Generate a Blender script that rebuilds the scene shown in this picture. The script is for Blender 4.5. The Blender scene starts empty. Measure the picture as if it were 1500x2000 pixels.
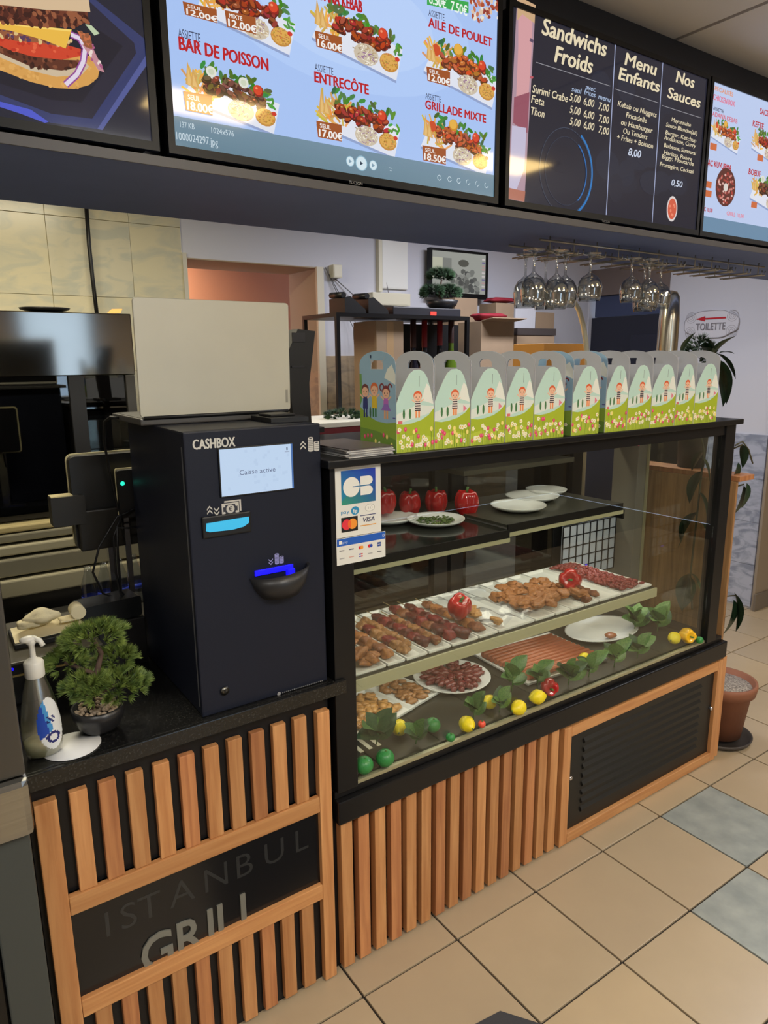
import bpy, bmesh, math, random
from mathutils import Vector, Matrix
random.seed(7)
PI = math.pi
SC = bpy.context.scene
COL = SC.collection

# ------------------------------------------------------------ camera, world, lights, exposure
FPX = 1372.565
yaw, pit, rol = math.radians(34.54905779), math.radians(12.24718475), math.radians(-0.56864604)
fwd = Vector((math.sin(yaw)*math.cos(pit), math.cos(yaw)*math.cos(pit), -math.sin(pit)))
rgt = Vector((math.cos(yaw), -math.sin(yaw), 0)); upv = rgt.cross(fwd)
r2 = math.cos(rol)*rgt + math.sin(rol)*upv; u2 = -math.sin(rol)*rgt + math.cos(rol)*upv
CAMP = Vector((0, -1.323, 1.55))
cam = bpy.data.cameras.new('camera'); camo = bpy.data.objects.new('camera', cam); COL.objects.link(camo)
cam.sensor_fit = 'HORIZONTAL'; cam.sensor_width = 36; cam.lens = 36*FPX/1500; cam.clip_start = 0.02
camo.matrix_world = Matrix(((r2.x, u2.x, -fwd.x, CAMP.x), (r2.y, u2.y, -fwd.y, CAMP.y), (r2.z, u2.z, -fwd.z, CAMP.z), (0, 0, 0, 1)))
SC.camera = camo

def at(px, py, ax, val):                      # photo pixel -> point on the world plane ax = val
    d = r2*((px-750)/FPX) - u2*((py-1000)/FPX) + fwd
    i = 'xyz'.index(ax)
    return CAMP + d*((val-CAMP[i])/d[i])

wd = bpy.data.worlds.new('world'); SC.world = wd; wd.use_nodes = True
wd.node_tree.nodes['Background'].inputs[0].default_value = (0.60, 0.76, 1.0, 1)
wd.node_tree.nodes['Background'].inputs[1].default_value = 3.2

def area(name, loc, size, power, color, rot=(0, 0, 0), sizey=None, spread=PI):
    l = bpy.data.lights.new(name, 'AREA'); l.energy = power; l.color = color; l.shape = 'RECTANGLE'
    l.size = size; l.size_y = sizey or size; l.spread = spread
    o = bpy.data.objects.new(name, l); o.location = loc; o.rotation_euler = rot; COL.objects.link(o); return o
WARM = (1.0, 0.84, 0.60); COOL = (0.80, 0.88, 1.0)
area('kitchen_light', (0.45, 1.15, 2.38), 0.9, 25, (1.0, 0.90, 0.66), sizey=0.2)
area('kitchen_light', (2.7, 1.1, 2.38), 0.9, 29, (0.88, 0.90, 1.0), sizey=0.2)
area('dining_fill_light', (0.9, -2.1, 2.40), 0.5, 40, (0.99, 0.97, 0.92), sizey=0.5)  # fill lamps added to brighten the dining side, no fixtures modelled
area('dining_fill_light', (-0.6, -1.6, 2.40), 0.5, 22, (0.99, 0.97, 0.92), sizey=0.5)
area('dining_fill_light', (2.9, -2.1, 2.40), 0.5, 26, (0.99, 0.97, 0.92), sizey=0.5)
area('bounce_fill_light', (2.6, -1.9, 1.95), 1.2, 5, (1.0, 0.95, 0.9), rot=(PI, 0, 0), sizey=1.2)  # unseen uplight added in place of light bounced onto the ceiling
area('case_fill_light', (1.58, 0.22, 1.27), 1.45, 1.0, (1.0, 0.93, 0.78), sizey=0.06)  # fill lamps added to brighten the case interior, no fixtures modelled
area('case_fill_light', (1.45, 0.20, 1.045), 1.15, 1.6, (1.0, 0.93, 0.78), sizey=0.05)
area('case_fill_light', (1.55, 0.20, 0.745), 1.3, 1.4, (1.0, 0.93, 0.78), sizey=0.05)
area('dining_fill_light', (3.6, -0.1, 2.38), 0.4, 24, (0.84, 0.88, 1.0), sizey=0.4)  # cool fill added in place of daylight at the right
area('back_room_light', (1.2, 2.62, 2.25), 0.25, 12, (1.0, 0.80, 0.60), rot=(0.5, 0.5, 0), sizey=0.1)
SC.view_settings.view_transform = 'Standard'; SC.view_settings.look = 'None'
SC.view_settings.exposure = 0.0; SC.view_settings.gamma = 1.0; SC.view_settings.use_curve_mapping = False

# ------------------------------------------------------------ materials
def lin(c):
    return tuple(((v/255)/12.92 if v/255 <= 0.04045 else ((v/255+0.055)/1.055)**2.4) for v in c)
MATS = {}
def mat(name, rgb, rough=0.5, metal=0.0, spec=0.5, noise=0.0, nscale=20.0, bump=0.0, bscale=80.0, emis=0.0, ecol=None, stretch=None, coat=0.0, rgb2=None, sss=0.0):
    if name in MATS: return MATS[name]
    m = bpy.data.materials.new(name); m.use_nodes = True; nt = m.node_tree; N = nt.nodes; L = nt.links
    b = N['Principled BSDF']; c = lin(rgb)
    b.inputs['Base Color'].default_value = (*c, 1); b.inputs['Roughness'].default_value = rough
    b.inputs['Metallic'].default_value = metal; b.inputs['Specular IOR Level'].default_value = spec
    b.inputs['Coat Weight'].default_value = coat; b.inputs['Coat Roughness'].default_value = 0.08
    if sss: b.inputs['Subsurface Weight'].default_value = sss; b.inputs['Subsurface Scale'].default_value = 0.01
    if noise or rgb2 or bump:
        tc = N.new('ShaderNodeTexCoord'); mp = N.new('ShaderNodeMapping'); L.new(tc.outputs['Object'], mp.inputs['Vector'])
        if stretch: mp.inputs['Scale'].default_value = stretch
    if noise or rgb2:
        n = N.new('ShaderNodeTexNoise'); n.inputs['Scale'].default_value = nscale; n.inputs['Detail'].default_value = 5
        L.new(mp.outputs[0], n.inputs['Vector'])
        r = N.new('ShaderNodeValToRGB'); r.color_ramp.elements[0].position = 0.3; r.color_ramp.elements[1].position = 0.7
        c2 = lin(rgb2) if rgb2 else tuple(v*(1-noise) for v in c)
        r.color_ramp.elements[0].color = (*c2, 1); r.color_ramp.elements[1].color = (*c, 1)
        L.new(n.outputs['Fac'], r.inputs[0]); L.new(r.outputs[0], b.inputs['Base Color'])
    if bump:
        n2 = N.new('ShaderNodeTexNoise'); n2.inputs['Scale'].default_value = bscale; L.new(mp.outputs[0], n2.inputs['Vector'])
        bp = N.new('ShaderNodeBump'); bp.inputs['Strength'].default_value = bump; bp.inputs['Distance'].default_value = 0.002
        L.new(n2.outputs['Fac'], bp.inputs['Height']); L.new(bp.outputs[0], b.inputs['Normal'])
    if emis:
        b.inputs['Emission Color'].default_value = (*lin(ecol or rgb), 1); b.inputs['Emission Strength'].default_value = emis
    MATS[name] = m; return m

def glassmat(name, tint=(0.92, 0.96, 0.94), refl=0.5, edge=0.0, rough=0.0):
    if name in MATS: return MATS[name]
    m = bpy.data.materials.new(name); m.use_nodes = True; nt = m.node_tree; N = nt.nodes; L = nt.links
    N.remove(N['Principled BSDF']); out = N['Material Output']
    t = N.new('ShaderNodeBsdfTransparent'); t.inputs[0].default_value = (*tint, 1)
    g = N.new('ShaderNodeBsdfGlossy'); g.inputs['Roughness'].default_value = rough
    ge = N.new('ShaderNodeNewGeometry'); dt = N.new('ShaderNodeVectorMath'); dt.operation = 'DOT_PRODUCT'
    L.new(ge.outputs['Normal'], dt.inputs[0]); L.new(ge.outputs['Incoming'], dt.inputs[1])
    ab = N.new('ShaderNodeMath'); ab.operation = 'ABSOLUTE'; L.new(dt.outputs['Value'], ab.inputs[0])
    om = N.new('ShaderNodeMath'); om.operation = 'SUBTRACT'; om.inputs[0].default_value = 1; om.use_clamp = True; L.new(ab.outputs[0], om.inputs[1])
    pw = N.new('ShaderNodeMath'); pw.operation = 'POWER'; pw.inputs[1].default_value = 5; L.new(om.outputs[0], pw.inputs[0])
    fr = N.new('ShaderNodeMath'); fr.operation = 'MULTIPLY_ADD'; fr.inputs[1].default_value = .96; fr.inputs[2].default_value = .04; L.new(pw.outputs[0], fr.inputs[0])
    mx = N.new('ShaderNodeMixShader'); mt = N.new('ShaderNodeMath'); mt.operation = 'MULTIPLY_ADD'; mt.use_clamp = True
    mt.inputs[1].default_value = refl; mt.inputs[2].default_value = edge
    L.new(fr.outputs[0], mt.inputs[0]); L.new(mt.outputs[0], mx.inputs[0]); L.new(t.outputs[0], mx.inputs[1]); L.new(g.outputs[0], mx.inputs[2])
    L.new(mx.outputs[0], out.inputs[0]); MATS[name] = m; return m

def printmat(name, screen=False, strength=1.0, rough=0.5):
    if name in MATS: return MATS[name]
    m = bpy.data.materials.new(name); m.use_nodes = True; nt = m.node_tree; N = nt.nodes; L = nt.links
    b = N['Principled BSDF']; a = N.new('ShaderNodeVertexColor'); a.layer_name = 'Col'
    b.inputs['Roughness'].default_value = rough
    if screen:
        b.inputs['Base Color'].default_value = (0.01, 0.01, 0.012, 1)
        L.new(a.outputs[0], b.inputs['Emission Color']); b.inputs['Emission Strength'].default_value = strength
        b.inputs['Roughness'].default_value = 0.06
    else: L.new(a.outputs[0], b.inputs['Base Color'])
    MATS[name] = m; return m

def stonemat(name, base, vein, scale=6.0, rough=0.25, spots=False, lo=.45, hi=.62):
    if name in MATS: return MATS[name]
    m = mat(name, base, rough); nt = m.node_tree; N = nt.nodes; L = nt.links; b = N['Principled BSDF']
    tc = N.new('ShaderNodeTexCoord'); mp = N.new('ShaderNodeMapping'); mp.inputs['Rotation'].default_value = (.5, .4, .6)
    if not spots: mp.inputs['Scale'].default_value = (1, 1, 2.2)
    L.new(tc.outputs['Object'], mp.inputs[0])
    n = N.new('ShaderNodeTexNoise'); n.inputs['Scale'].default_value = scale; n.inputs['Detail'].default_value = 8; n.inputs['Distortion'].default_value = 0 if spots else 1.4
    L.new(mp.outputs[0], n.inputs[0])
    r = N.new('ShaderNodeValToRGB'); e = r.color_ramp.elements; e[0].position = lo; e[1].position = hi
    e[0].color = (*lin(base), 1); e[1].color = (*lin(vein), 1)
    L.new(n.outputs['Fac'], r.inputs[0]); L.new(r.outputs[0], b.inputs['Base Color']); return m

def woodmat(name, a, b_, scale=3.0):
    if name in MATS: return MATS[name]
    m = mat(name, a, 0.42); nt = m.node_tree; N = nt.nodes; L = nt.links; b = N['Principled BSDF']
    tc = N.new('ShaderNodeTexCoord'); oi = N.new('ShaderNodeObjectInfo'); ad = N.new('ShaderNodeVectorMath'); ad.operation = 'ADD'
    L.new(tc.outputs['Object'], ad.inputs[0]); 
    ml = N.new('ShaderNodeMath'); ml.operation = 'MULTIPLY'; ml.inputs[1].default_value = 37.0; L.new(oi.outputs['Random'], ml.inputs[0])
    L.new(ml.outputs[0], ad.inputs[1])
    mp = N.new('ShaderNodeMapping'); mp.inputs['Scale'].default_value = (22, 22, 1.2); L.new(ad.outputs[0], mp.inputs[0])
    n = N.new('ShaderNodeTexNoise'); n.inputs['Scale'].default_value = scale; n.inputs['Detail'].default_value = 6; n.inputs['Distortion'].default_value = .6
    L.new(mp.outputs[0], n.inputs[0])
    r = N.new('ShaderNodeValToRGB'); e = r.color_ramp.elements; e[0].position = .3; e[1].position = .72
    e[0].color = (*lin(b_), 1); e[1].color = (*lin(a), 1); L.new(n.outputs['Fac'], r.inputs[0])
    # per-slat tone
    mx = N.new('ShaderNodeHueSaturation'); mr = N.new('ShaderNodeMapRange'); mr.inputs[3].default_value = .78; mr.inputs[4].default_value = 1.1
    L.new(oi.outputs['Random'], mr.inputs[0]); L.new(mr.outputs[0], mx.inputs['Value']); L.new(r.outputs[0], mx.inputs['Color'])
    L.new(mx.outputs[0], b.inputs['Base Color']); return m

BLACK = mat('black_laminate', (20, 20, 22), .42, spec=.35)
BLACKM = mat('black_metal', (16, 16, 18), .36, spec=.4)
CBOX = mat('cashbox_steel', (24, 28, 42), .45, spec=.3, bump=.08, bscale=400)
RUBBER = mat('black_plastic', (18, 18, 20), .45)
STEEL = mat('brushed_steel', (168, 168, 166), .22, metal=1.0, noise=.12, nscale=6, stretch=(1, 1, 60))
STEELD = mat('dull_steel', (104, 102, 98), .4, metal=.9)
CHROME = mat('chrome', (220, 220, 225), .12, metal=1.0)
WOOD = woodmat('beech_wood', (214, 158, 104), (180, 120, 72))
WOOD2 = woodmat('beech_wood_red', (204, 142, 92), (165, 104, 66))
SOFF = mat('soffit_laminate', (112, 128, 176), .6, spec=.15, noise=.12, nscale=4)
GRAN = stonemat('black_granite', (20, 20, 20), (62, 62, 60), 260, .22, True, .55, .75)
WHITEP = mat('white_plastic', (232, 232, 226), .35)
CREAMP = mat('cream_plastic', (220, 214, 190), .45)
CARD = mat('cardboard', (160, 136, 110), .8, noise=.12, nscale=8)
PORC = mat('white_porcelain', (225, 225, 220), .15, spec=.6)
GLASS = glassmat('pane_glass', (0.95, 0.97, 0.95), .9, 0.012)
CLEAR = glassmat('clear_glass', (0.93, 0.95, 0.96), 1.0, 0.03)
PRINT = printmat('printed_paper', rough=.45)
SCREEN = printmat('lit_screen', True, .95)

# ------------------------------------------------------------ mesh builder
OFF = {}
class MB:
    def __init__(s): s.bm = bmesh.new(); s.mi = 0
    def _m(s, faces):
        for f in faces: f.material_index = s.mi
    def box(s, a, b, bev=0.0):
        x0, y0, z0 = [min(p, q) for p, q in zip(a, b)]; x1, y1, z1 = [max(p, q) for p, q in zip(a, b)]
        t = bmesh.new(); bmesh.ops.create_cube(t, size=1)
        for v in t.verts: v.co = Vector((x0+(v.co.x+.5)*(x1-x0), y0+(v.co.y+.5)*(y1-y0), z0+(v.co.z+.5)*(z1-z0)))
        if bev > 0: bmesh.ops.bevel(t, geom=t.edges[:], offset=min(bev, .45*min(x1-x0, y1-y0, z1-z0)), segments=2, affect='EDGES', profile=.6)
        s.merge(t); return s
    def merge(s, t, M=None):
        mp = {}
        for v in t.verts: mp[v] = s.bm.verts.new(M @ v.co if M else v.co)
        for f in t.faces:
            try: nf = s.bm.faces.new([mp[v] for v in f.verts]); nf.material_index = s.mi; nf.smooth = f.smooth
            except ValueError: pass
        t.free()
    def tube(s, pts, r, n=8, caps=True, r1=None):
        pts = [Vector(p) for p in pts]; rings = []; K = len(pts)
        prev = None
        for i, p in enumerate(pts):
            d = (pts[min(i+1, K-1)]-pts[max(i-1, 0)]).normalized()
            if prev is None: a = d.orthogonal().normalized()
            else: a = (prev - d*prev.dot(d)).normalized()
            prev = a; b = d.cross(a); rr = r if r1 is None else r+(r1-r)*i/(K-1)
            rings.append([s.bm.verts.new(p+(a*math.cos(2*PI*k/n)+b*math.sin(2*PI*k/n))*rr) for k in range(n)])
        for i in range(K-1):
            for k in range(n):
                f = s.bm.faces.new((rings[i][k], rings[i][(k+1) % n], rings[i+1][(k+1) % n], rings[i+1][k])); f.smooth = True; f.material_index = s.mi
        if caps:
            f = s.bm.faces.new(rings[0][::-1]); f.material_index = s.mi; f = s.bm.faces.new(rings[-1]); f.material_index = s.mi
        return s
    def lathe(s, prof, c=(0, 0, 0), n=24, sx=1, sy=1, axis='z', smooth=True, ang=0):
        c = Vector(c); rings = []
        def T(x, y, z): return c+(Vector((x, y, z)) if axis == 'z' else Vector((x, z, y)) if axis == 'y' else Vector((z, x, y)))
        for r, z in prof:
            if r < 1e-6: rings.append([s.bm.verts.new(T(0, 0, z))])
            else:
                R_ = []
                for k in range(n):
                    x = sx*r*math.cos(2*PI*k/n); y = sy*r*math.sin(2*PI*k/n)
                    R_.append(s.bm.verts.new(T(x*math.cos(ang)-y*math.sin(ang), x*math.sin(ang)+y*math.cos(ang), z)))
                rings.append(R_)
        for A, B in zip(rings, rings[1:]):
            for k in range(n):
                if len(A) == 1 and len(B) == 1: continue
                if len(A) == 1: vs = (A[0], B[(k+1) % n], B[k])
                elif len(B) == 1: vs = (A[k], A[(k+1) % n], B[0])
                else: vs = (A[k], A[(k+1) % n], B[(k+1) % n], B[k])
                f = s.bm.faces.new(vs); f.smooth = smooth; f.material_index = s.mi
        return s
    def prism(s, poly, o, ux, uy, dep, holes=()):
        """2D outline (with holes) in plane o+ux*u+uy*v, extruded by the vector dep"""
        o, ux, uy, dep = Vector(o), Vector(ux), Vector(uy), Vector(dep)
        t = bmesh.new(); 
        for loop in (poly, *holes):
            vs = [t.verts.new(o+ux*u+uy*v) for u, v in loop]
            for i in range(len(vs)): t.edges.new((vs[i], vs[(i+1) % len(vs)]))
        bmesh.ops.triangle_fill(t, use_beauty=True, edges=t.edges[:])
        fs = t.faces[:]
        r = bmesh.ops.extrude_face_region(t, geom=fs)
        for e in r['geom']:
            if isinstance(e, bmesh.types.BMVert): e.co += dep
        bmesh.ops.recalc_face_normals(t, faces=t.faces[:]); s.merge(t); return s
    def blob(s, c, r, sx=1, sy=1, sz=1, sub=2, amp=.0, freq=3.0, rot=None, seed=0):
        t = bmesh.new(); bmesh.ops.create_icosphere(t, subdivisions=sub, radius=1)
        rnd = random.Random(seed); ph = [rnd.uniform(0, 6) for _ in range(3)]
        for v in t.verts:
            k = 1+amp*(math.sin(v.co.x*freq+ph[0])+math.sin(v.co.y*freq*1.3+ph[1])+math.sin(v.co.z*freq*.9+ph[2]))/2
            v.co = Vector((v.co.x*sx, v.co.y*sy, v.co.z*sz))*r*k
        for f in t.faces: f.smooth = True
        M = Matrix.Translation(Vector(c))
        if rot is not None: M = M @ (rot if isinstance(rot, Matrix) else Matrix.Rotation(rot, 4, 'Z'))
        s.merge(t, M); return s
    def build(s, name, mats, parent=None, local=False, smooth=None):
        me = bpy.data.meshes.new(name); off = Vector((0, 0, 0))
        if parent is not None:
            off = OFF.get(parent.name, Vector((0, 0, 0)))
            if not local:
                for v in s.bm.verts: v.co -= off
        s.bm.to_mesh(me); s.bm.free()
        if not isinstance(mats, (list, tuple)): mats = [mats]
        for m in mats: me.materials.append(m)
        o = bpy.data.objects.new(name, me); COL.objects.link(o)
        if parent is not None: o.parent = parent; OFF[o.name] = off
        return o

def tag(o, label, cat, group=None, kind=None):
    if label: o['label'] = label
    if cat: o['category'] = cat
    if group: o['group'] = group
    if kind: o['kind'] = kind
    return o
def thing(name, label, cat, loc=(0, 0, 0), group=None):
    o = bpy.data.objects.new(name, None); COL.objects.link(o); o.location = loc; OFF[o.name] = Vector(loc)
    o.empty_display_size = .05
    return tag(o, label, cat, group)
def struct(name, mb, m, parent=None):
    o = mb.build(name, m, parent)
    if parent is None: o['kind'] = 'structure'
    return o
def dup(root, loc, label, rotz=None, scale=None):
    r = root.copy(); COL.objects.link(r); r.location = loc; r['label'] = label
    if rotz is not None: r.rotation_euler = (0, 0, rotz)
    if scale is not None: r.scale = scale if hasattr(scale, '__len__') else (scale,)*3
    for ch in list(root.children):
        c = ch.copy(); COL.objects.link(c); c.parent = r
        for g in list(ch.children):
            d = g.copy(); COL.objects.link(d); d.parent = c
    return r

# ------------------------------------------------------------ flat printing
TXT = {}
def text_geo(s, bold=0.0):
    k = (s, bold)
    if k in TXT: return TXT[k]
    cu = bpy.data.curves.new('t', 'FONT'); cu.body = s; cu.size = 1; cu.offset = bold; cu.resolution_u = 3
    ob = bpy.data.objects.new('t', cu); me = ob.to_mesh()
    vs = [v.co.copy() for v in me.vertices]; fs = [tuple(p.vertices) for p in me.polygons]
    ob.to_mesh_clear(); bpy.data.objects.remove(ob); bpy.data.curves.remove(cu)
    TXT[k] = (vs, fs); return TXT[k]
_h = text_geo('H')[0]; CAPH = max(v.y for v in _h)-min(v.y for v in _h)

class Print:
    def __init__(s, o, ux=(1, 0, 0), uy=(0, 0, 1), n=(0, -1, 0), step=6e-6):
        s.o, s.ux, s.uy, s.n = Vector(o), Vector(ux), Vector(uy), Vector(n); s.bm = bmesh.new()
        s.cl = s.bm.loops.layers.float_color.new('Col'); s.d = 0; s.dm = 0; s.step = step
    def P(s, px, py):                          # photo pixel -> (u, v) on this plane
        d = r2*((px-750)/FPX) - u2*((py-1000)/FPX) + fwd
        t = (s.o-CAMP).dot(s.n)/d.dot(s.n); w = CAMP+d*t-s.o
        return (w.dot(s.ux), w.dot(s.uy))
    def poly(s, pts, col):
        s.d += s.step; c = (*lin(col), 1)
        vs = [s.bm.verts.new(s.o+s.ux*u+s.uy*v+s.n*s.d) for u, v in pts]
        f = s.bm.faces.new(vs); f.normal_update()
        if f.normal.dot(s.n) < 0: f.normal_flip()
        fs = [f]
        if len(pts) > 4: fs = bmesh.ops.triangulate(s.bm, faces=[f])['faces']
        for f in fs:
            for l in f.loops: l[s.cl] = c
    def pp(s, pxs, col): s.poly([s.P(*p) for p in pxs], col)
    def rect(s, u0, v0, u1, v1, col): s.poly([(u0, v0), (u1, v0), (u1, v1), (u0, v1)], col)
    def ell(s, u, v, a, b, col, n=16, rot=0, a0=0, a1=2*PI):
        full = abs(a1-a0-2*PI) < 1e-6; pts = []
        for i in range(n if full else n+1):
            t = a0+(a1-a0)*i/n; x = a*math.cos(t); y = b*math.sin(t)
            pts.append((u+x*math.cos(rot)-y*math.sin(rot), v+x*math.sin(rot)+y*math.cos(rot)))
        s.poly(pts, col)
    def arc(s, u, v, r, w, a0, a1, col, n=20, sx=1.0):
        s.d += s.step; c = (*lin(col), 1)
        for i in range(n):
            t0 = a0+(a1-a0)*i/n; t1 = a0+(a1-a0)*(i+1)/n
            q = [(u+sx*(r+k)*math.cos(t), v+(r+k)*math.sin(t)) for k, t in ((0, t0), (w, t0), (w, t1), (0, t1))]
            vs = [s.bm.verts.new(s.o+s.ux*a+s.uy*b+s.n*s.d) for a, b in q]
            f = s.bm.faces.new(vs); f.normal_update()
            if f.normal.dot(s.n) < 0: f.normal_flip()
            for l in f.loops: l[s.cl] = c
    def line(s, p, q, w, col):
        d = Vector((q[0]-p[0], q[1]-p[1])); m = Vector((-d.y, d.x)).normalized()*w/2
        s.poly([(p[0]-m.x, p[1]-m.y), (q[0]-m.x, q[1]-m.y), (q[0]+m.x, q[1]+m.y), (p[0]+m.x, p[1]+m.y)], col)
    def text(s, st, u, v, h, col, w=None, shear=0.0, bold=0.0, align='l', rise=0.0):
        if bold > 0:                            # heavier strokes: the word laid over itself a hair apart
            e = bold*h*1.5
            for du, dv in ((-e, 0), (e, 0), (0, e*.6), (0, -e*.6)): s.text(st, u+du, v+dv, h, col, w, shear, 0, align, rise)
            return
        vs, fs = text_geo(st, bold)
        if not vs: return
        s.d += s.step; c = (*lin(col), 1); k = h/CAPH
        x0 = min(p.x for p in vs); x1 = max(p.x for p in vs); kx = (w/(x1-x0)) if w else k
        W = (x1-x0)*kx; u0 = u-(W/2 if align == 'c' else W if align == 'r' else 0)
        nv = []
        for p in vs:
            x = (p.x-x0)*kx+shear*p.y*k; nv.append(s.bm.verts.new(s.o+s.ux*(u0+x)+s.uy*(v+p.y*k+rise*x)+s.n*s.d))
        for q in fs:
            try: f = s.bm.faces.new([nv[i] for i in q])
            except ValueError: continue
            f.normal_update()
            if f.normal.dot(s.n) < 0: f.normal_flip()
            for l in f.loops: l[s.cl] = c
    def tpx(s, st, pl, pr_, h, col, **k):       # text whose baseline runs between two photo pixels
        s.d = max(s.d, s.dm)
        a = s.P(*pl); b = s.P(*pr_); s.text(st, a[0], a[1], h, col, w=b[0]-a[0], **k)
    def build(s, name, m, parent):
        me = bpy.data.meshes.new(name); off = OFF.get(parent.name, Vector((0, 0, 0)))
        for v in s.bm.verts: v.co -= off
        s.bm.to_mesh(me); s.bm.free(); me.materials.append(m)
        o = bpy.data.objects.new(name, me); COL.objects.link(o); o.parent = parent; OFF[o.name] = off; return o

# ============================================================ THE ROOM
CZ = 2.43                                       # ceiling height
GY = 2.2                                        # kitchen back wall
RX = 4.25                                       # wall on the right
grout = mat('floor_grout', (38, 33, 28), .85)
fl = MB(); fl.box((-1.6, -4.2, -.05), (6.2, 4.0, -.006)); floor = struct('floor', fl, grout)
def tilem(name, a, b): return mat(name, a, .33, rgb2=b, nscale=3.5, bump=.05, bscale=30)
TM = [tilem('floor_tile_tan', (184, 166, 138), (174, 156, 128)), tilem('floor_tile_sand', (188, 168, 136), (178, 158, 128)), tilem('floor_tile_buff', (180, 162, 134), (172, 154, 128))]
TMG = mat('floor_tile_grey', (160, 164, 158), .4, rgb2=(134, 140, 136), nscale=14)
P0 = .3052; tmesh = []
for m in TM+[TMG]:
    b = MB(); b.box((.0030, .0030, -.008), (P0-.0030, P0-.0030, 0), .0014)
    o = b.build('tile', m); me = o.data; tmesh.append(me); bpy.data.objects.remove(o)
for i in range(-3, 16):
    for j in range(-7, 8):
        x = .7735+P0*i; y = -.089-P0*(j+1)
        if y > -.05 and x < 2.2: continue
        if y > .95 and x < 3.2: continue
        if (i, j) in ((4, 0), (3, 1)): k = 3
        else: k = random.randrange(3)
        o = bpy.data.objects.new('tile', tmesh[k]); COL.objects.link(o); o.parent = floor; o.location = (x, y, 0)
for i in range(0, 12):                          # tiles running on beyond the end of the counter
    for j in (-8, -9, -10):
        x = .7735+P0*i; y = -.089-P0*(j+1)
        if x < 2.5: continue
        o = bpy.data.objects.new('tile', tmesh[random.randrange(3)]); COL.objects.link(o); o.parent = floor; o.location = (x, y, 0)

CEIL = mat('ceiling_panel', (220, 216, 212), .8, bump=.15, bscale=300)
b = MB(); b.box((-1.6, -4.2, CZ+.012), (6.2, 4.0, CZ+.06)); ceil = struct('ceiling', b, mat('ceiling_bar', (96, 52, 48), .5))
for i in range(-3, 4):
    for j in range(-4, 5):
        x0 = 1.962+1.22*i; y0 = .62*j-1.1
        b = MB(); b.box((x0+.008, y0+.0005, CZ), (x0+1.212, y0+.6195, CZ+.012)); b.build('ceiling_panel', CEIL, ceil)

WHT = mat('white_wall_paint', (206, 206, 214), .75, bump=.1, bscale=60)
TAN = mat('tan_wall_paint', (176, 158, 132), .75)
ORG = mat('salmon_wall_paint', (226, 164, 128), .8)
DX0, DX1, DZ = 1.265, 2.005, 2.046               # the opening in the back wall
w = MB()
w.box((-1.6, GY, 0), (DX0, GY+.34, CZ)); w.box((DX0, GY, DZ), (DX1, GY+.34, CZ)); w.box((DX1, GY, 0), (RX, GY+.34, CZ))
wall_back = struct('wall_back', w, WHT)
w = MB(); w.box((DX1-.006, GY-.004, 0), (DX1-.0005, GY+.34, DZ)); w.box((DX0+.0005, GY-.004, DZ-.006), (DX1-.0005, GY+.34, DZ-.0005))
struct('reveal_lining', w, TAN, wall_back)
w = MB(); w.box((DX1-.02, GY-.02, 0), (DX1+.022, GY-.0005, DZ)); struct('trim_1', w, mat('cream_corner_bead', (214, 206, 184), .5))
w = MB(); w.box((1.243, GY-.018, 0), (DX0-.001, GY-.0005, DZ+.02)); struct('trim_2', w, mat('pale_corner_strip', (205, 200, 184), .5))
w = MB(); w.box((.4, 3.1, 0), (3.2, 3.2, CZ)); struct('wall_beyond_opening', w, ORG)
MARB = stonemat('cream_marble_tile', (212, 204, 174), (194, 192, 172), 5.0, .22)
MARB2 = stonemat('cream_marble_tile_pale', (208, 202, 178), (190, 190, 174), 6.5, .22)
k = 0
for i in range(-3, 2):
    for j in range(4):
        x0 = .645+.357*i; x1 = min(x0+.355, 1.243); z0 = 1.175+.335*j; z1 = min(z0+.333, CZ)
        if x1-x0 < .02: continue
        b = MB(); b.box((x0, GY-.012, z0), (x1, GY-.0005, z1), .001); k += 1
        b.build('tile', MARB if k % 3 else MARB2, wall_back)
w = MB(); w.box((-1.6, GY-.006, .0), (1.243, GY-.0002, CZ)); struct('tile_grout', w, mat('wall_grout', (188, 176, 130), .8), wall_back)
TANT = stonemat('tan_marble_tile', (176, 156, 130), (150, 136, 118), 7, .3)
for j in range(4):
    b = MB(); b.box((DX1-.016, GY+.002, 1.49-.335*(j+1)+.002), (DX1-.0065, GY+.338, 1.49-.335*j), .001); b.build('tile', TANT, wall_back)
for i in range(4):
    for j in range(3):
        b = MB(); b.box((2.03+.357*i, GY-.012, 1.24-.335*j), (2.03+.357*i+.355, GY-.0005, 1.24-.335*j+.333), .001); b.build('tile', TANT, wall_back)

w = MB(); w.box((RX, .80, 0), (RX+.12, 1.545, CZ)); w.box((RX, 1.545, 2.16), (RX+.12, GY, CZ)); w.box((RX, 2.19, 0), (RX+.12, GY+.3, 2.16))
wall_right = struct('wall_right', w, WHT)
w = MB(); w.box((RX-.02, .785, 0), (RX+1.9, .80, CZ)); w.box((RX+.12, .8, 0), (RX+1.9, 1.0, CZ)); struct('wall_pillar', w, mat('pillar_paint', (150, 136, 118), .75))
w = MB(); w.box((RX-.03, .772, 0), (RX+1.9, .7845, .11), .003); struct('baseboard_right', w, mat('skirting_tile', (118, 108, 96), .5))
GMB = stonemat('blue_grey_marble_tile', (178, 182, 196), (138, 144, 160), 7, .3)
for j in range(5):
    for i in range(2):
        z1 = 1.087-.335*j*.8; b = MB(); b.box((RX-.012, .812+.366*i, z1-.266), (RX-.0005, .812+.366*i+.364, z1), .001)
        if z1 > .1: b.build('tile', GMB, wall_right)
w = MB(); w.box((RX-.005, 1.545, 1.98), (RX+.1, 2.189, 2.159)); struct('trim_3', w, mat('brown_lintel', (118, 104, 98), .6))
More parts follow.
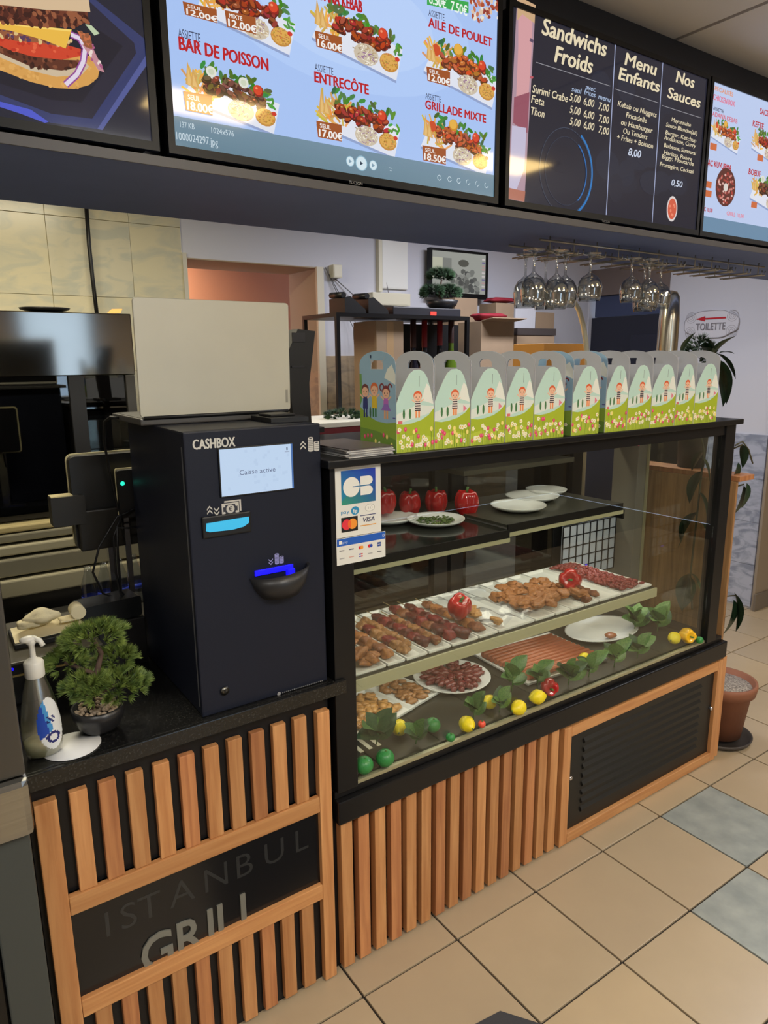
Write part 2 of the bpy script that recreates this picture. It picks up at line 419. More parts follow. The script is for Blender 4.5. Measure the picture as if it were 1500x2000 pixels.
w = MB(); w.box((RX+.03, 1.547, 0), (RX+.07, 2.188, 1.83)); dr = struct('door_1', w, mat('navy_door', (36, 38, 52), .45))
w = MB(); w.box((RX+.028, 1.6, 1.832), (RX+.075, 2.16, 1.978)); w.build('transom_panel', mat('blue_panel', (62, 72, 104), .5), dr)
w = MB(); w.box((RX+.022, 1.62, .2), (RX+.0295, 1.84, 1.7), .002); w.build('door_panel', mat('navy_door_panel', (42, 44, 58), .4), dr)

# ---- the rest of the dining room (behind the viewer), with its street window
DW = mat('dining_wall_paint', (176, 164, 148), .8)
w = MB(); w.box((-1.72, -4.32, 0), (-1.6, GY+.34, CZ)); struct('wall_left', w, DW)
w = MB(); w.box((6.2, -4.32, 0), (6.32, 1.0, CZ)); struct('wall_far_right', w, DW)
w = MB(); w.box((-1.6, -4.32, 0), (1.2, -4.2, CZ)); w.box((2.0, -4.32, 0), (6.2, -4.2, CZ)); w.box((1.2, -4.32, 0), (2.0, -4.2, .3)); w.box((1.2, -4.32, 2.3), (2.0, -4.2, CZ)); struct('wall_front', w, DW)
w = MB(); w.box((1.2, -4.28, .3), (1.25, -4.2, 2.3)); w.box((1.95, -4.28, .3), (2.0, -4.2, 2.3)); w.box((1.25, -4.28, .3), (1.95, -4.2, .36)); w.box((1.25, -4.28, 2.24), (1.95, -4.2, 2.3)); wn = struct('window_1', w, RUBBER)
w = MB(); w.box((1.25, -4.25, .36), (1.95, -4.244, 2.24)); w.build('pane', GLASS, wn)

# ---- soffit over the counter
w = MB(); w.box((-1.5, .04, 1.895), (RX-.002, .403, CZ-.001)); sof = struct('soffit', w, mat('fascia_laminate', (50, 51, 56), .5, spec=.3))
w = MB(); w.box((-1.5, -.030, 1.88), (RX-.002, .405, 1.8948)); w.build('underside_board', SOFF, sof)
w = MB(); w.box((-1.5, -.034, 1.878), (RX-.002, -.0302, 1.894)); w.build('ledge_edge', mat('grey_edge_strip', (84, 82, 84), .45), sof)

# ---- ceiling lights of the dining side
def ceiling_light(x, y, label, p, sx=.42, sy=.27):
    t = thing('ceiling_light', label, 'light', (x, y, CZ), 'square panel lights in the dining ceiling')
    b = MB(); b.box((x-sx/2, y-sy/2, CZ-.010), (x-sx/2+.02, y+sy/2, CZ-.0002)); b.box((x+sx/2-.02, y-sy/2, CZ-.010), (x+sx/2, y+sy/2, CZ-.0002))
    b.box((x-sx/2, y-sy/2, CZ-.010), (x+sx/2, y-sy/2+.02, CZ-.0002)); b.box((x-sx/2, y+sy/2-.02, CZ-.010), (x+sx/2, y+sy/2, CZ-.0002)); b.build('frame', WHITEP, t)
    b = MB(); b.box((x-sx/2+.02, y-sy/2+.02, CZ-.008), (x+sx/2-.02, y+sy/2-.02, CZ-.0005))
    b.build('diffuser', mat('light_diffuser', (255, 226, 160), .5, emis=p, ecol=(255, 216, 140)), t)
LP = 20.0
ceiling_light(1.03, -1.31, 'warm panel light in the dining ceiling nearest the cash machine', LP)
ceiling_light(2.46, -1.29, 'warm panel light in the dining ceiling facing the display case', LP)
ceiling_light(1.03, -2.75, 'warm panel light in the dining ceiling behind the viewer', LP)
ceiling_light(2.46, -2.75, 'warm panel light in the dining ceiling behind on the right', LP)
ceiling_light(5.3, -1.29, 'warm panel light in the dining ceiling past the display case', LP)

# ============================================================ LEFT COUNTER
t = thing('counter_cabinet', 'black counter cabinet with a beech slatted front below the cash machine', 'cabinet', (.44, .3, 0))
b = MB(); b.box((.108, .0205, 0), (.757, .50, .784), .001); b.build('carcass', BLACK, t)
b = MB(); b.box((.157, .0125, .25), (.717, .0198, .53), .0005); sp = b.build('sign_panel', mat('sign_panel_black', (17, 17, 19), .22), t)
def pr_at(px, py): return at(px, py, 'y', .0122).x
for ch, px in zip('ISTANBUL', (208, 250, 291, 355, 422, 478, 536, 590)):
    pr_ = Print((0, .0122, 0)); pr_.text(ch, pr_at(px, 1790-(px-205)*.37), .398, .058, (44, 45, 46), align='c', bold=-.005); pr_.build('letter', printmat('dark_vinyl', rough=.3), sp)
GM = mat('steel_letters', (128, 128, 120), .4, metal=.2); kz = .084/CAPH; gxs = []; tot = 0
for ch in 'GRILL':
    vs, fs = text_geo(ch, .012); gxs.append((tot, min(v.x for v in vs))); tot += max(v.x for v in vs)-min(v.x for v in vs)+.10
kx = (.552-.281)/(tot-.10)
for ch, (u0_, xm) in zip('GRILL', gxs):
    vs, fs = text_geo(ch, .012); tb = bmesh.new(); nv = [tb.verts.new((.281+(u0_+v.x-xm)*kx, .0085, .270+v.y*kz)) for v in vs]
    for f in fs:
        try: tb.faces.new([nv[i] for i in f])
        except ValueError: pass
    bmesh.ops.recalc_face_normals(tb, faces=tb.faces[:]); r = bmesh.ops.extrude_face_region(tb, geom=tb.faces[:])
    for e in r['geom']:
        if isinstance(e, bmesh.types.BMVert): e.co.y += .0035
    bmesh.ops.recalc_face_normals(tb, faces=tb.faces[:]); b = MB(); b.merge(tb); b.build('letter', GM, sp)['label'] = 'raised grey metal letter'
def wbar(x0, x1, z0, z1, y0=.0, y1=.0198, name='slat', par=None, m=WOOD, bev=.002):
    b = MB(); b.box((x0, y0, z0), (x1, y1, z1), bev); cx, cz = (x0+x1)/2, z0
    o = b.build(name, m, par); return o
def hwood(name, a, b_):
    m = woodmat(name, a, b_); nt = m.node_tree
    for n in nt.nodes:
        if n.type == 'MAPPING': n.inputs['Scale'].default_value = (1.2, 22, 22)
    return m
HW = hwood('beech_wood_horizontal', (216, 160, 104), (188, 128, 78))
wbar(.117, .157, .004, .747, par=t, name='stile'); wbar(.717, .750, .004, .747, par=t, name='stile')
wbar(.1575, .7165, .489, .530, par=t, name='rail', m=HW); wbar(.1575, .7165, .247, .288, par=t, name='rail', m=HW)
for k in range(10):
    x = .1795+.0532*k
    wbar(x, x+.0325, .5305, .748, par=t, m=WOOD if k % 3 != 1 else WOOD2, y0=.004)
    wbar(x+.001, x+.0335, .012, .2465, par=t, m=WOOD2 if k % 3 == 1 else WOOD, y0=.004)
b = MB(); b.box((.108, -.004, .7845), (.763, .55, .818), .002); b.box((.108, -.014, .7845), (.79, -.0045, .818), .002)
tag(b.build('granite_worktop', GRAN), 'speckled black granite worktop under the cash machine', 'worktop')

# ---- stainless appliance at the left edge
t = thing('drinks_cabinet', 'stainless steel cabinet cut off by the left edge of the photo', 'cabinet', (-.2, .1, 0))
b = MB(); b.box((-.7, -.10, .872), (.103, .6, 1.22), .004); b.build('upper_body', STEELD, t)
b = MB(); b.box((-.7, -.115, .765), (.106, .6, .871), .012); b.build('worktop', STEEL, t)
b = MB(); b.box((-.7, -.08, .02), (.03, .55, .764), .003); b.build('door', mat('dark_door', (14, 14, 16), .3), t)
b = MB(); b.box((.031, -.095, 0), (.098, .55, .764), .003); b.build('side_panel', mat('dark_grey_panel', (66, 70, 68), .45), t)

# ============================================================ CASH MACHINE
t = thing('cash_machine', 'tall black cash machine with a small lit screen on the granite worktop', 'cash machine', (.6, .2, .818))
X0, X1, Z0, Z1, YF = .449, .751, .8185, 1.417, .008
b = MB(); b.box((X0+.002, YF+.012, Z0), (X1-.002, .405, Z1), .004); body = b.build('body', CBOX, t)
b = MB(); b.box((X0, YF, Z0), (X1, YF+.0115, Z1), .003); dr = b.build('door', CBOX, t)
b = MB(); b.box((X0-.0006, YF+.0125, Z0+.02), (X0+.001, YF+.0155, Z1-.03)); b.build('seam', mat('seam_metal', (130, 132, 136), .3, metal=.6), t)
p = Print((0, YF-.0004, 0))
a = p.P(377, 872); q = p.P(459, 864); p.text('CASHBOX', a[0], a[1]-.006, .0185, (205, 205, 200), w=q[0]-a[0], bold=.03)
def coins(u, v, h, col, bg=(46, 48, 60), down=False):
    for dx, n, hh in ((-.0, 7, h), (h*.55, 4, h*.62)):
        p.rect(u+dx, v, u+dx+h*.5, v+hh, col); p.ell(u+dx+h*.25, v+hh, h*.25, h*.11, col); p.ell(u+dx+h*.25, v, h*.25, h*.11, col)
        p.ell(u+dx+h*.25, v+hh, h*.15, h*.05, bg)
        for k in range(n-1):
            z = v+hh*(k+.6)/n; p.rect(u+dx+h*.03, z, u+dx+h*.47, z+h*.03, bg)
    for k in range(2):
        z = v+h*.12+k*h*.32; s = -1 if down else 1; uu = u-h*.72
        z += h*.2 if down else 0
        p.poly([(uu, z), (uu+h*.25, z+s*h*.24), (uu+h*.5, z), (uu+h*.5, z+s*h*.14), (uu+h*.25, z+s*h*.38), (uu, z+s*h*.14)], col)
p.build('lettering', PRINT, dr); p = Print((0, YF-.0004, 0))
a = p.P(602, 880); coins(a[0], a[1], .026, (200, 198, 192))
p.build('coin_symbol', PRINT, dr); p = Print((0, YF-.0004, 0))
a = p.P(537, 1101); coins(a[0], a[1], .020, (150, 150, 205), down=True)
p.build('coin_symbol', PRINT, dr); p = Print((0, YF-.0004, 0))
a = p.P(434, 1008); G = (196, 194, 188); D = (46, 48, 60)
p.rect(a[0]+.006, a[1]+.006, a[0]+.042, a[1]+.030, G); p.rect(a[0]+.0045, a[1]-.001, a[0]+.0385, a[1]+.0268, D)
p.rect(a[0], a[1], a[0]+.037, a[1]+.025, G); p.rect(a[0]+.003, a[1]+.003, a[0]+.034, a[1]+.022, D); p.ell(a[0]+.0185, a[1]+.0125, .009, .009, G); p.text('€', a[0]+.0185, a[1]+.008, .009, D, align='c', bold=.02)
for c in ((.005, .005), (.032, .005), (.005, .020), (.032, .020)): p.ell(a[0]+c[0], a[1]+c[1], .003, .003, G, 8)
for k, s in ((0, 1), (1, -1)):
    for j in range(2):
        uu = a[0]-.031+k*.0145; z = a[1]+.007+j*.008+(.005 if s < 0 else 0)
        p.poly([(uu, z), (uu+.0055, z+s*.006), (uu+.011, z), (uu+.011, z+s*.0035), (uu+.0055, z+s*.0095), (uu, z+s*.0035)], G)
p.build('banknote_symbol', PRINT, dr); p = Print((0, YF-.0004, 0))
a = p.P(545, 1355); p.ell(a[0], a[1], .0045, .0045, (150, 150, 150)); q = p.P(632, 1330)
for k in range(22):
    u = a[0]+.008+(q[0]-a[0]-.008)*k/22; p.rect(u, a[1]-.0012, u+.0026, a[1]+.0014, (130, 130, 130))
p.build('small_lettering', PRINT, dr)
s_ = MB(); s_.box((.516, YF-.004, 1.281), (.683, YF-.0002, 1.381), .001); scr = s_.build('screen', RUBBER, t)
p = Print((0, YF-.0044, 0)); p.rect(.5185, 1.2835, .6805, 1.3785, (192, 214, 240)); p.rect(.6765, 1.2835, .6805, 1.3785, (70, 110, 170))
for k in range(26):
    u = random.uniform(.52, .668); v = random.uniform(1.286, 1.37); p.rect(u, v, u+.006, v+.006, (186, 208, 235))
a = p.P(468, 926); q = p.P(538, 921); p.text('Caisse active', a[0], a[1]-.002, .0098, (96, 106, 136), w=q[0]-a[0])
p.rect(.666, 1.366, .669, 1.372, (90, 100, 120)); p.rect(.662, 1.362, .673, 1.3632, (140, 150, 175)); p.build('display_picture', SCREEN, scr)
# note slot
b = MB(); b.box((.474, YF-.006, 1.203), (.578, YF-.0002, 1.247), .003); ns = b.build('note_slot', RUBBER, t)
b = MB(); b.prism([(.48, 1.219), (.487, 1.216), (.535, 1.214), (.560, 1.217), (.572, 1.224), (.572, 1.236), (.482, 1.234)], (0, YF-.0095, 0), (1, 0, 0), (0, 0, 1), (0, .003, 0))
o = b.build('slot_light', mat('cyan_light', (20, 60, 80), .4, emis=.85, ecol=(64, 196, 240)), ns); o['label'] = 'glowing cyan strip'
# coin tray
b = MB(); n = 14; prof = []
for k in range(n+1):
    a = PI+PI*k/n; prof.append((.640+.070*math.cos(a), .045*math.sin(a)))
tb = bmesh.new()
levels = [(1.052, .62, .72), (1.075, .86, .9), (1.108, 1, 1)]; rows = []
for z, kx, ky in levels: rows.append([tb.verts.new((.640+(x-.640)*kx, YF-.0005+y*ky, z+(.006*(x-.64)/.07 if z > 1.1 else 0))) for x, y in prof])
for A, B in zip(rows, rows[1:]):
    for k in range(n): f = tb.faces.new((A[k], A[k+1], B[k+1], B[k])); f.smooth = True
tb.faces.new(rows[0][::-1])
ins = [tb.verts.new((.640+(x-.640)*.93, YF-.0005+y*.92, 1.106+(.006*(x-.64)/.07))) for x, y in prof]
bot = [tb.verts.new((.640+(x-.640)*.8, YF-.0005+y*.7, 1.085)) for x, y in prof]
for k in range(n):
    tb.faces.new((rows[-1][k], rows[-1][k+1], ins[k+1], ins[k])); tb.faces.new((ins[k], ins[k+1], bot[k+1], bot[k]))
tb.faces.new(bot); b.merge(tb); tr = b.build('coin_tray', mat('tray_plastic', (40, 40, 42), .4), t)
b = MB(); b.box((.582, YF-.004, 1.104), (.672, YF-.0003, 1.116), .001); b.box((.655, YF-.012, 1.088), (.672, YF-.0003, 1.108), .001)
o = b.build('tray_light', mat('blue_light', (20, 20, 255), .4, emis=1.1, ecol=(24, 16, 255)), tr); o['label'] = 'glowing blue strip'
b = MB(); b.lathe([(0, 0), (.009, 0), (.010, -.003), (.0, -.004)][::1], (.5, YF-.0002, .866), 16, axis='y'); lk = b.build('lock', mat('lock_metal', (120, 120, 115), .3, metal=1), t)
b = MB(); b.box((.498, YF-.0050, .862), (.502, YF-.0042, .870)); b.build('keyhole', RUBBER, lk)

# ---- laptop on the cash machine
LY = .195
t = thing('laptop', 'open laptop with a plain pale grey lid standing on the cash machine', 'laptop', (.6, .3, 1.4175))
b = MB(); b.box((.424, LY, 1.4175), (.776, LY+.235, 1.432), .003); base = b.build('base', mat('laptop_base', (84, 82, 80), .4, metal=.3), t)
b = MB(); b.box((.430, LY+.01, 1.4322), (.770, LY+.228, 1.4328)); b.build('keyboard', RUBBER, base)
b = MB(); M = Matrix.Translation((0, LY, 1.434)) @ Matrix.Rotation(math.radians(2), 4, 'X')
tb = bmesh.new(); bmesh.ops.create_cube(tb, size=1)
for v in tb.verts: v.co = Vector((.6+v.co.x*.352, v.co.y*.006, .1225+v.co.z*.245))
bmesh.ops.bevel(tb, geom=[e for e in tb.edges if abs(e.verts[0].co.x-e.verts[1].co.x) < 1e-5 and abs(e.verts[0].co.z-e.verts[1].co.z) < 1e-5], offset=.008, segments=4, affect='EDGES', profile=.5)
bmesh.ops.bevel(tb, geom=tb.edges[:], offset=.001, segments=1, affect='EDGES'); b.merge(tb, M)
lid = b.build('lid', mat('laptop_lid', (206, 202, 184), .38, metal=.15, noise=.05, nscale=9), t)
b = MB(); tb = bmesh.new(); bmesh.ops.create_cube(tb, size=1)
for v in tb.verts: v.co = Vector((.6+v.co.x*.338, .0034+v.co.y*.0008, .125+v.co.z*.222))
b.merge(tb, M); b.build('display', mat('laptop_display', (16, 16, 18), .3), lid)
b = MB()
tb = bmesh.new(); bmesh.ops.create_cube(tb, size=1)
for v in tb.verts: v.co = Vector((.7665+v.co.x*.006, -.0032+v.co.y*.0006, .034+v.co.z*.03))
b.merge(tb, M); b.build('badge', mat('badge_grey', (178, 174, 160), .3, metal=.5), lid)
b = MB(); b.tube([(.43, LY, 1.4335), (.77, LY, 1.4335)], .005, 8); b.build('hinge', RUBBER, t)
t = thing('card_terminal_cradle', 'flat black card terminal cradle on the right corner of the cash machine', 'card terminal', (.71, .1, 1.4175))
b = MB(); b.prism([(.668, .075), (.752, .06), (.765, .12), (.74, .18), (.668, .18)], (0, 0, 1.4178), (1, 0, 0), (0, 1, 0), (0, 0, .010)); b.build('tray', RUBBER, t)
b = MB(); b.box((.68, .10, 1.428), (.74, .165, 1.434), .002); b.build('pad', BLACK, t)
t = thing('receipt_printer', 'tall black device standing behind the laptop', 'printer', (.85, .5, 1.3))
b = MB(); b.prism([(0, 0), (.055, .0), (.05, .12), (.075, .27), (.02, .275), (-.02, .2)], (.93, .47, 1.36), (1, 0, 0), (0, 0, 1), (0, .05, 0)); b.build('housing', RUBBER, t)
b = MB(); b.box((.93, .466, 1.60), (.97, .4695, 1.625)); b.box((.925, .466, 1.53), (.965, .4695, 1.535)); b.build('front_panel', mat('dark_grey_plastic', (48, 48, 52), .3), t)
b = MB(); b.box((.90, .46, 1.345), (1.02, .56, 1.36)); b.box((.94, .49, .0), (.97, .52, 1.345)); b.build('stand', RUBBER, t)
pts = [(.424, .37, 1.424), (.408, .38, 1.426), (.399, .40, 1.415), (.398, .42, 1.37), (.408, .44, 1.30), (.42, .44, 1.20), (.435, .45, 1.10), (.44, .45, 1.02)]
b = MB(); b.tube(pts, .0032, 8); tag(b.build('power_cable', RUBBER), 'black cable hanging from the left side of the laptop', 'cable')

# ---- till corner behind
t = thing('till_screen', 'black touch till seen from behind with a cream rim', 'till', (.40, .47, .95))
def rbox(b, c, s, r, seg=4, ax='y', M=None):
    tb = bmesh.new(); bmesh.ops.create_cube(tb, size=1); i = 'xyz'.index(ax)
    for v in tb.verts: v.co = Vector((v.co.x*s[0], v.co.y*s[1], v.co.z*s[2]))
    es = [e for e in tb.edges if abs((e.verts[0].co-e.verts[1].co)[i]) > 1e-6]
    bmesh.ops.bevel(tb, geom=es, offset=r, segments=seg, affect='EDGES', profile=.5)
    b.merge(tb, Matrix.Translation(c) @ (M or Matrix()))
b = MB(); rbox(b, (.42, .485, 1.215), (.19, .03, .23), .014); b.build('back_shell', mat('till_black', (20, 22, 24), .4), t)
b = MB(); rbox(b, (.42, .503, 1.217), (.194, .005, .234), .016); b.build('rim', mat('till_rim', (214, 204, 158), .4), t)
b = MB(); rbox(b, (.42, .5075, 1.217), (.18, .003, .22), .012); b.build('display', RUBBER, t)
b = MB(); rbox(b, (.31, .465, 1.205), (.075, .04, .07), .004); b.box((.33, .45, 1.10), (.50, .469, 1.20), .004); b.build('connector_box', mat('till_box', (28, 26, 22), .45), t)
b = MB(); b.box((.274, .446, 1.2402), (.322, .484, 1.2425)); b.build('box_lid', mat('till_rim2', (196, 184, 136), .4), t)
b = MB(); b.box((.40, .49, .835), (.425, .51, 1.11)); b.box((.33, .44, .82), (.5, .54, .835), .003); b.build('stand', CHROME, t)
t = thing('customer_display', 'small black customer display with a green light beside the cash machine', 'display', (.44, .42, .95))
b = MB(); rbox(b, (.468, .43, 1.235), (.094, .016, .118), .006); b.build('housing', RUBBER, t)
b = MB(); rbox(b, (.468, .4395, 1.237), (.097, .003, .121), .006); b.build('rim', mat('till_rim', (214, 204, 158), .4), t)
b = MB(); b.lathe([(0, 0), (.0055, 0), (.0045, -.003), (0, -.0035)], (.432, .4215, 1.262), 12, axis='y'); b.build('status_light', mat('green_light', (40, 220, 190), .4, emis=1.2, ecol=(40, 225, 190)), t)
b = MB(); b.box((.43, .433, .82), (.442, .442, 1.18)); b.build('pole', CHROME, t)
for nm, pts, lb in (('hanging_cable', [(.455, .415, 1.20), (.43, .41, 1.19), (.41, .41, 1.185), (.36, .40, 1.12), (.34, .40, 1.06), (.36, .41, 1.0), (.42, .42, .965), (.44, .43, .955)], 'long looped black cable hanging beneath the till screen'),
                    ('hanging_cable', [(.42, .405, 1.19), (.395, .40, 1.14), (.392, .40, 1.05), (.40, .40, .98), (.38, .40, .94)], 'straight black cable dropping beneath the till screen'),
                    ('hanging_cable', [(.47, .405, 1.155), (.43, .40, 1.155), (.405, .40, 1.16), (.40, .40, 1.08), (.40, .40, 1.0), (.43, .41, .96)], 'black cable looping from the customer display to the till stand')):
    b = MB(); b.tube(pts, .0028, 8); o = b.build(nm, RUBBER); tag(o, lb, 'cable', 'cables under the till')
t = thing('power_adapter', 'black power brick lying behind the small pine bonsai', 'power adapter', (.40, .36, .93))
b = MB(); rbox(b, (.365, .40, .965), (.14, .075, .05), .006, M=Matrix.Rotation(.12, 4, 'Z')); b.build('housing', mat('till_black', (20, 22, 24), .4), t)
b = MB(); b.box((.33, .36, .8185), (.442, .44, .938), .003); b.build('box_under', RUBBER, t)
t = thing('cash_register', 'black cash drawer with a brass coloured edge and blue lamp at the left', 'cash drawer', (.25, .35, .82))
b = MB(); b.box((.115, .30, .8188), (.315, .54, .925), .004); b.build('body', RUBBER, t)
b = MB(); b.box((.125, .296, .885), (.31, .2995, .889)); b.build('edge_strip', mat('brass_strip', (176, 156, 96), .35, metal=.4), t)
b = MB(); b.box((.117, .26, .9255), (.318, .53, .932), .002); b.build('top_plate', mat('drawer_top', (70, 66, 54), .4), t)
b = MB(); b.lathe([(0, 0), (.0035, 0), (.003, -.002), (0, -.002)], (.137, .2995, .903), 10, axis='y'); b.build('status_light', mat('blue_light', (20, 20, 255), .4), t)
t = thing('paper_tray', 'black tray holding a crumpled till roll and papers', 'tray', (.24, .4, .933))
b = MB(); b.box((.15, .33, .9325), (.31, .44, .945), .002); b.build('tray', RUBBER, t)
PAPER = mat('till_paper', (226, 214, 176), .7)
b = MB(); b.prism([(0, 0), (.15, .0), (.15, .06), (0, .06)], (.152, .335, .9455), (1, .05, .03), (0, 1, .25), (0, 0, .002)); tag(b.build('paper_sheet', PAPER), 'flat cream paper lying on the black tray', 'paper')
b = MB(); b.blob((.215, .372, .985), .03, 1.25, .9, .62, 3, .16, 5, seed=3); b.blob((.185, .367, .975), .02, 1.3, .8, .5, 3, .2, 6, seed=5); tag(b.build('crumpled_paper', mat('crumpled_paper_white', (230, 220, 184), .7, bump=.5, bscale=120)), 'crumpled white paper heaped on the black tray', 'paper')
b = MB(); b.tube([(.262, .36, .975), (.305, .375, .978)], .0001, 12); b.tube([(.29, .345, .985), (.29, .385, .985)], .016, 16); b.box((.25, .348, .968), (.29, .382, .971)); tag(b.build('till_roll', PAPER), 'rolled till receipt at the end of the black tray', 'paper roll')

# ---- soap bottle, disc, small pine bonsai
t = thing('soap_bottle', 'clear pump soap bottle with a blue and white label on the granite', 'bottle', (.152, .05, .818))
c = (.152, .05, .8192)
b = MB(); prof = [(0, 0), (.022, 0), (.029, .004), (.032, .02), (.033, .045), (.032, .07), (.0285, .10), (.023, .13), (.0175, .15), (.0145, .165)]
b.lathe(prof, c, 28, sx=1.08, sy=.72); b.build('bottle', glassmat('soap_plastic', (.86, .88, .82), 1.6, .30, .25), t)
b = MB(); b.lathe([(0, .001), (.021, .001), (.027, .005), (.030, .02), (.0305, .034), (0, .034)], c, 28, sx=1.08, sy=.72); b.build('liquid', mat('soap_liquid_gel', (176, 172, 140), .2, spec=.5), t)
b = MB(); b.lathe([(.0165, .160), (.0175, .162), (.0175, .188), (.015, .192), (.007, .196), (.006, .199), (0, .199)], c, 24); b.build('cap', WHITEP, t)
b = MB(); b.lathe([(.0055, .196), (.0055, .222), (.009, .226), (.009, .234), (.004, .238), (0, .238)], c, 14); b.blob((c[0]-.004, c[1], c[2]+.234), .010, 1.6, 1, .7, 2)
b.tube([(c[0]+.002, c[1], c[2]+.236), (c[0]+.014, c[1]-.008, c[2]+.230), (c[0]+.018, c[1]-.010, c[2]+.220)], .005, 8); b.build('pump', WHITEP, t)
b = MB(); b.tube([(c[0], c[1], c[2]+.17), (c[0]+.004, c[1], c[2]+.09), (c[0]-.004, c[1], c[2]+.02)], .0026, 6); b.build('dip_tube', mat('dip_tube', (205, 208, 200), .4), t)
# label on the curved front right
bm_ = MB(); LB = MB()
def soapr(z):
    for (r0, z0), (r1, z1) in zip(prof, prof[1:]):
        if z0 <= z <= z1 and z1 > z0: return r0+(r1-r0)*(z-z0)/(z1-z0)
    return .03
lm = [mat('label_blue', (24, 70, 176), .35), mat('label_white', (226, 230, 232), .35), mat('label_sky', (70, 150, 214), .35), mat('label_navy', (24, 34, 110), .35)]
tb = bmesh.new(); NU, NV = 22, 40
for i in range(NU):
    for j in range(NV):
        u = -1+2*(i+.5)/NU; v = -1+2*(j+.5)/NV
        if u*u+v*v > 1: continue
        def pt(u, v):
            z = .068+.052*v; th = math.radians(-62)+u*.78; r = soapr(z)*1.02
            return Vector((c[0]+1.08*r*math.cos(th), c[1]+.72*r*math.sin(th), c[2]+z))
        q = [pt(-1+2*(i+a)/NU, -1+2*(j+bb)/NV) for a, bb in ((0, 0), (1, 0), (1, 1), (0, 1))]
        f = tb.faces.new([tb.verts.new(x) for x in q]); f.smooth = True
        d = u+.35*v
        k = 1 if v < -.25+.3*u else (0 if d < -.35 else 2 if d < -.05 else 1)
        if (abs(u+.05) < .3 and .05 < v < .32 and (i+j) % 4 < 2): k = 3
        if (u+.0)**2*1.2+(v+.52)**2*7 < .32 and (u+.0)**2*1.2+(v+.52)**2*7 > .12: k = 3
        f.material_index = k
LB.bm.free(); LB.bm = tb; LB.build('label', lm, t)
b = MB(); b.lathe([(0, 0), (.053, 0), (.054, .0012), (.0, .0018)], (.200, .050, .8186), 40, sx=1.0, sy=1.0); tag(b.build('paper_coaster', mat('white_card', (226, 228, 230), .6)), 'round white paper coaster under the bottle and bonsai pot', 'coaster')

NEED = mat('pine_needles', (140, 160, 78), .5, rgb2=(66, 92, 44), nscale=45)
NEEDD = mat('dark_foliage', (44, 70, 40), .6, rgb2=(24, 40, 26), nscale=30)
def tufts(b, c, rx, ry, rz, n, ln, per, seed, wn=.0009):
    rnd = random.Random(seed)
    for _ in range(n):
        d = Vector((rnd.gauss(0, 1), rnd.gauss(0, 1), rnd.gauss(0, 1))).normalized()
        if d.z < -.45: d.z *= -.5; d.normalize()
        o = Vector(c)+Vector((d.x*rx, d.y*ry, d.z*rz))*rnd.uniform(.72, 1); ax = (d+Vector((0, 0, .35))).normalized()
        a = ax.orthogonal().normalized(); bb = ax.cross(a)
        for k in range(per):
            th = rnd.uniform(0, 2*PI); sp = rnd.uniform(.05, .95); dr = (ax+(a*math.cos(th)+bb*math.sin(th))*sp).normalized()
            L = ln*rnd.uniform(.7, 1.1); s = dr.orthogonal().normalized()*wn
            v = [b.bm.verts.new(o-s), b.bm.verts.new(o+s), b.bm.verts.new(o+dr*L)]
            b.bm.faces.new(v)
bc = (.262, .085, .8206)
t = thing('pine_bonsai', 'small artificial pine bonsai in a black bowl beside the soap bottle', 'plant', (bc[0], bc[1], .818))
b = MB(); b.lathe([(0, 0), (.030, 0), (.040, .010), (.050, .035), (.052, .052), (.047, .052), (.044, .042), (0, .042)], bc, 28); b.build('bowl', mat('bowl_black', (36, 36, 38), .35), t)
b = MB(); rnd = random.Random(2)
for k in range(70):
    a = rnd.uniform(0, 2*PI); r = .042*math.sqrt(rnd.random()); b.blob((bc[0]+r*math.cos(a), bc[1]+r*math.sin(a), bc[2]+.046), .005, sub=1, amp=.2, seed=k)
o = b.build('gravel', mat('pebbles', (176, 156, 132), .7, noise=.4, nscale=60), t); o['kind'] = 'stuff'
b = MB(); b.tube([(bc[0]-.01, bc[1], bc[2]+.04), (bc[0]-.022, bc[1]-.005, bc[2]+.075), (bc[0]+.004, bc[1], bc[2]+.12), (bc[0]+.016, bc[1], bc[2]+.16), (bc[0]+.005, bc[1], bc[2]+.19)], .009, 8, r1=.004)
b.tube([(bc[0]-.02, bc[1], bc[2]+.07), (bc[0]+.04, bc[1]-.01, bc[2]+.09)], .006, 6, r1=.003); b.tube([(bc[0]+.0, bc[1], bc[2]+.12), (bc[0]-.05, bc[1]+.02, bc[2]+.15)], .005, 6, r1=.003)
b.build('trunk', mat('bark', (92, 72, 62), .8, noise=.3, nscale=60), t)
b = MB()
for i, (dx, dy, dz, rx, ry, rz, n) in enumerate(((.005, .0, .195, .058, .045, .026, 110), (.028, -.012, .085, .068, .045, .030, 150), (-.045, .02, .150, .032, .035, .022, 60), (.05, .035, .125, .035, .035, .022, 60), (-.018, -.01, .105, .04, .035, .02, 50))):
    tufts(b, (bc[0]+dx, bc[1]+dy, bc[2]+dz), rx, ry, rz, n, .020, 40, i+10, .0013)
o = b.build('foliage', NEED, t); o['kind'] = 'stuff'

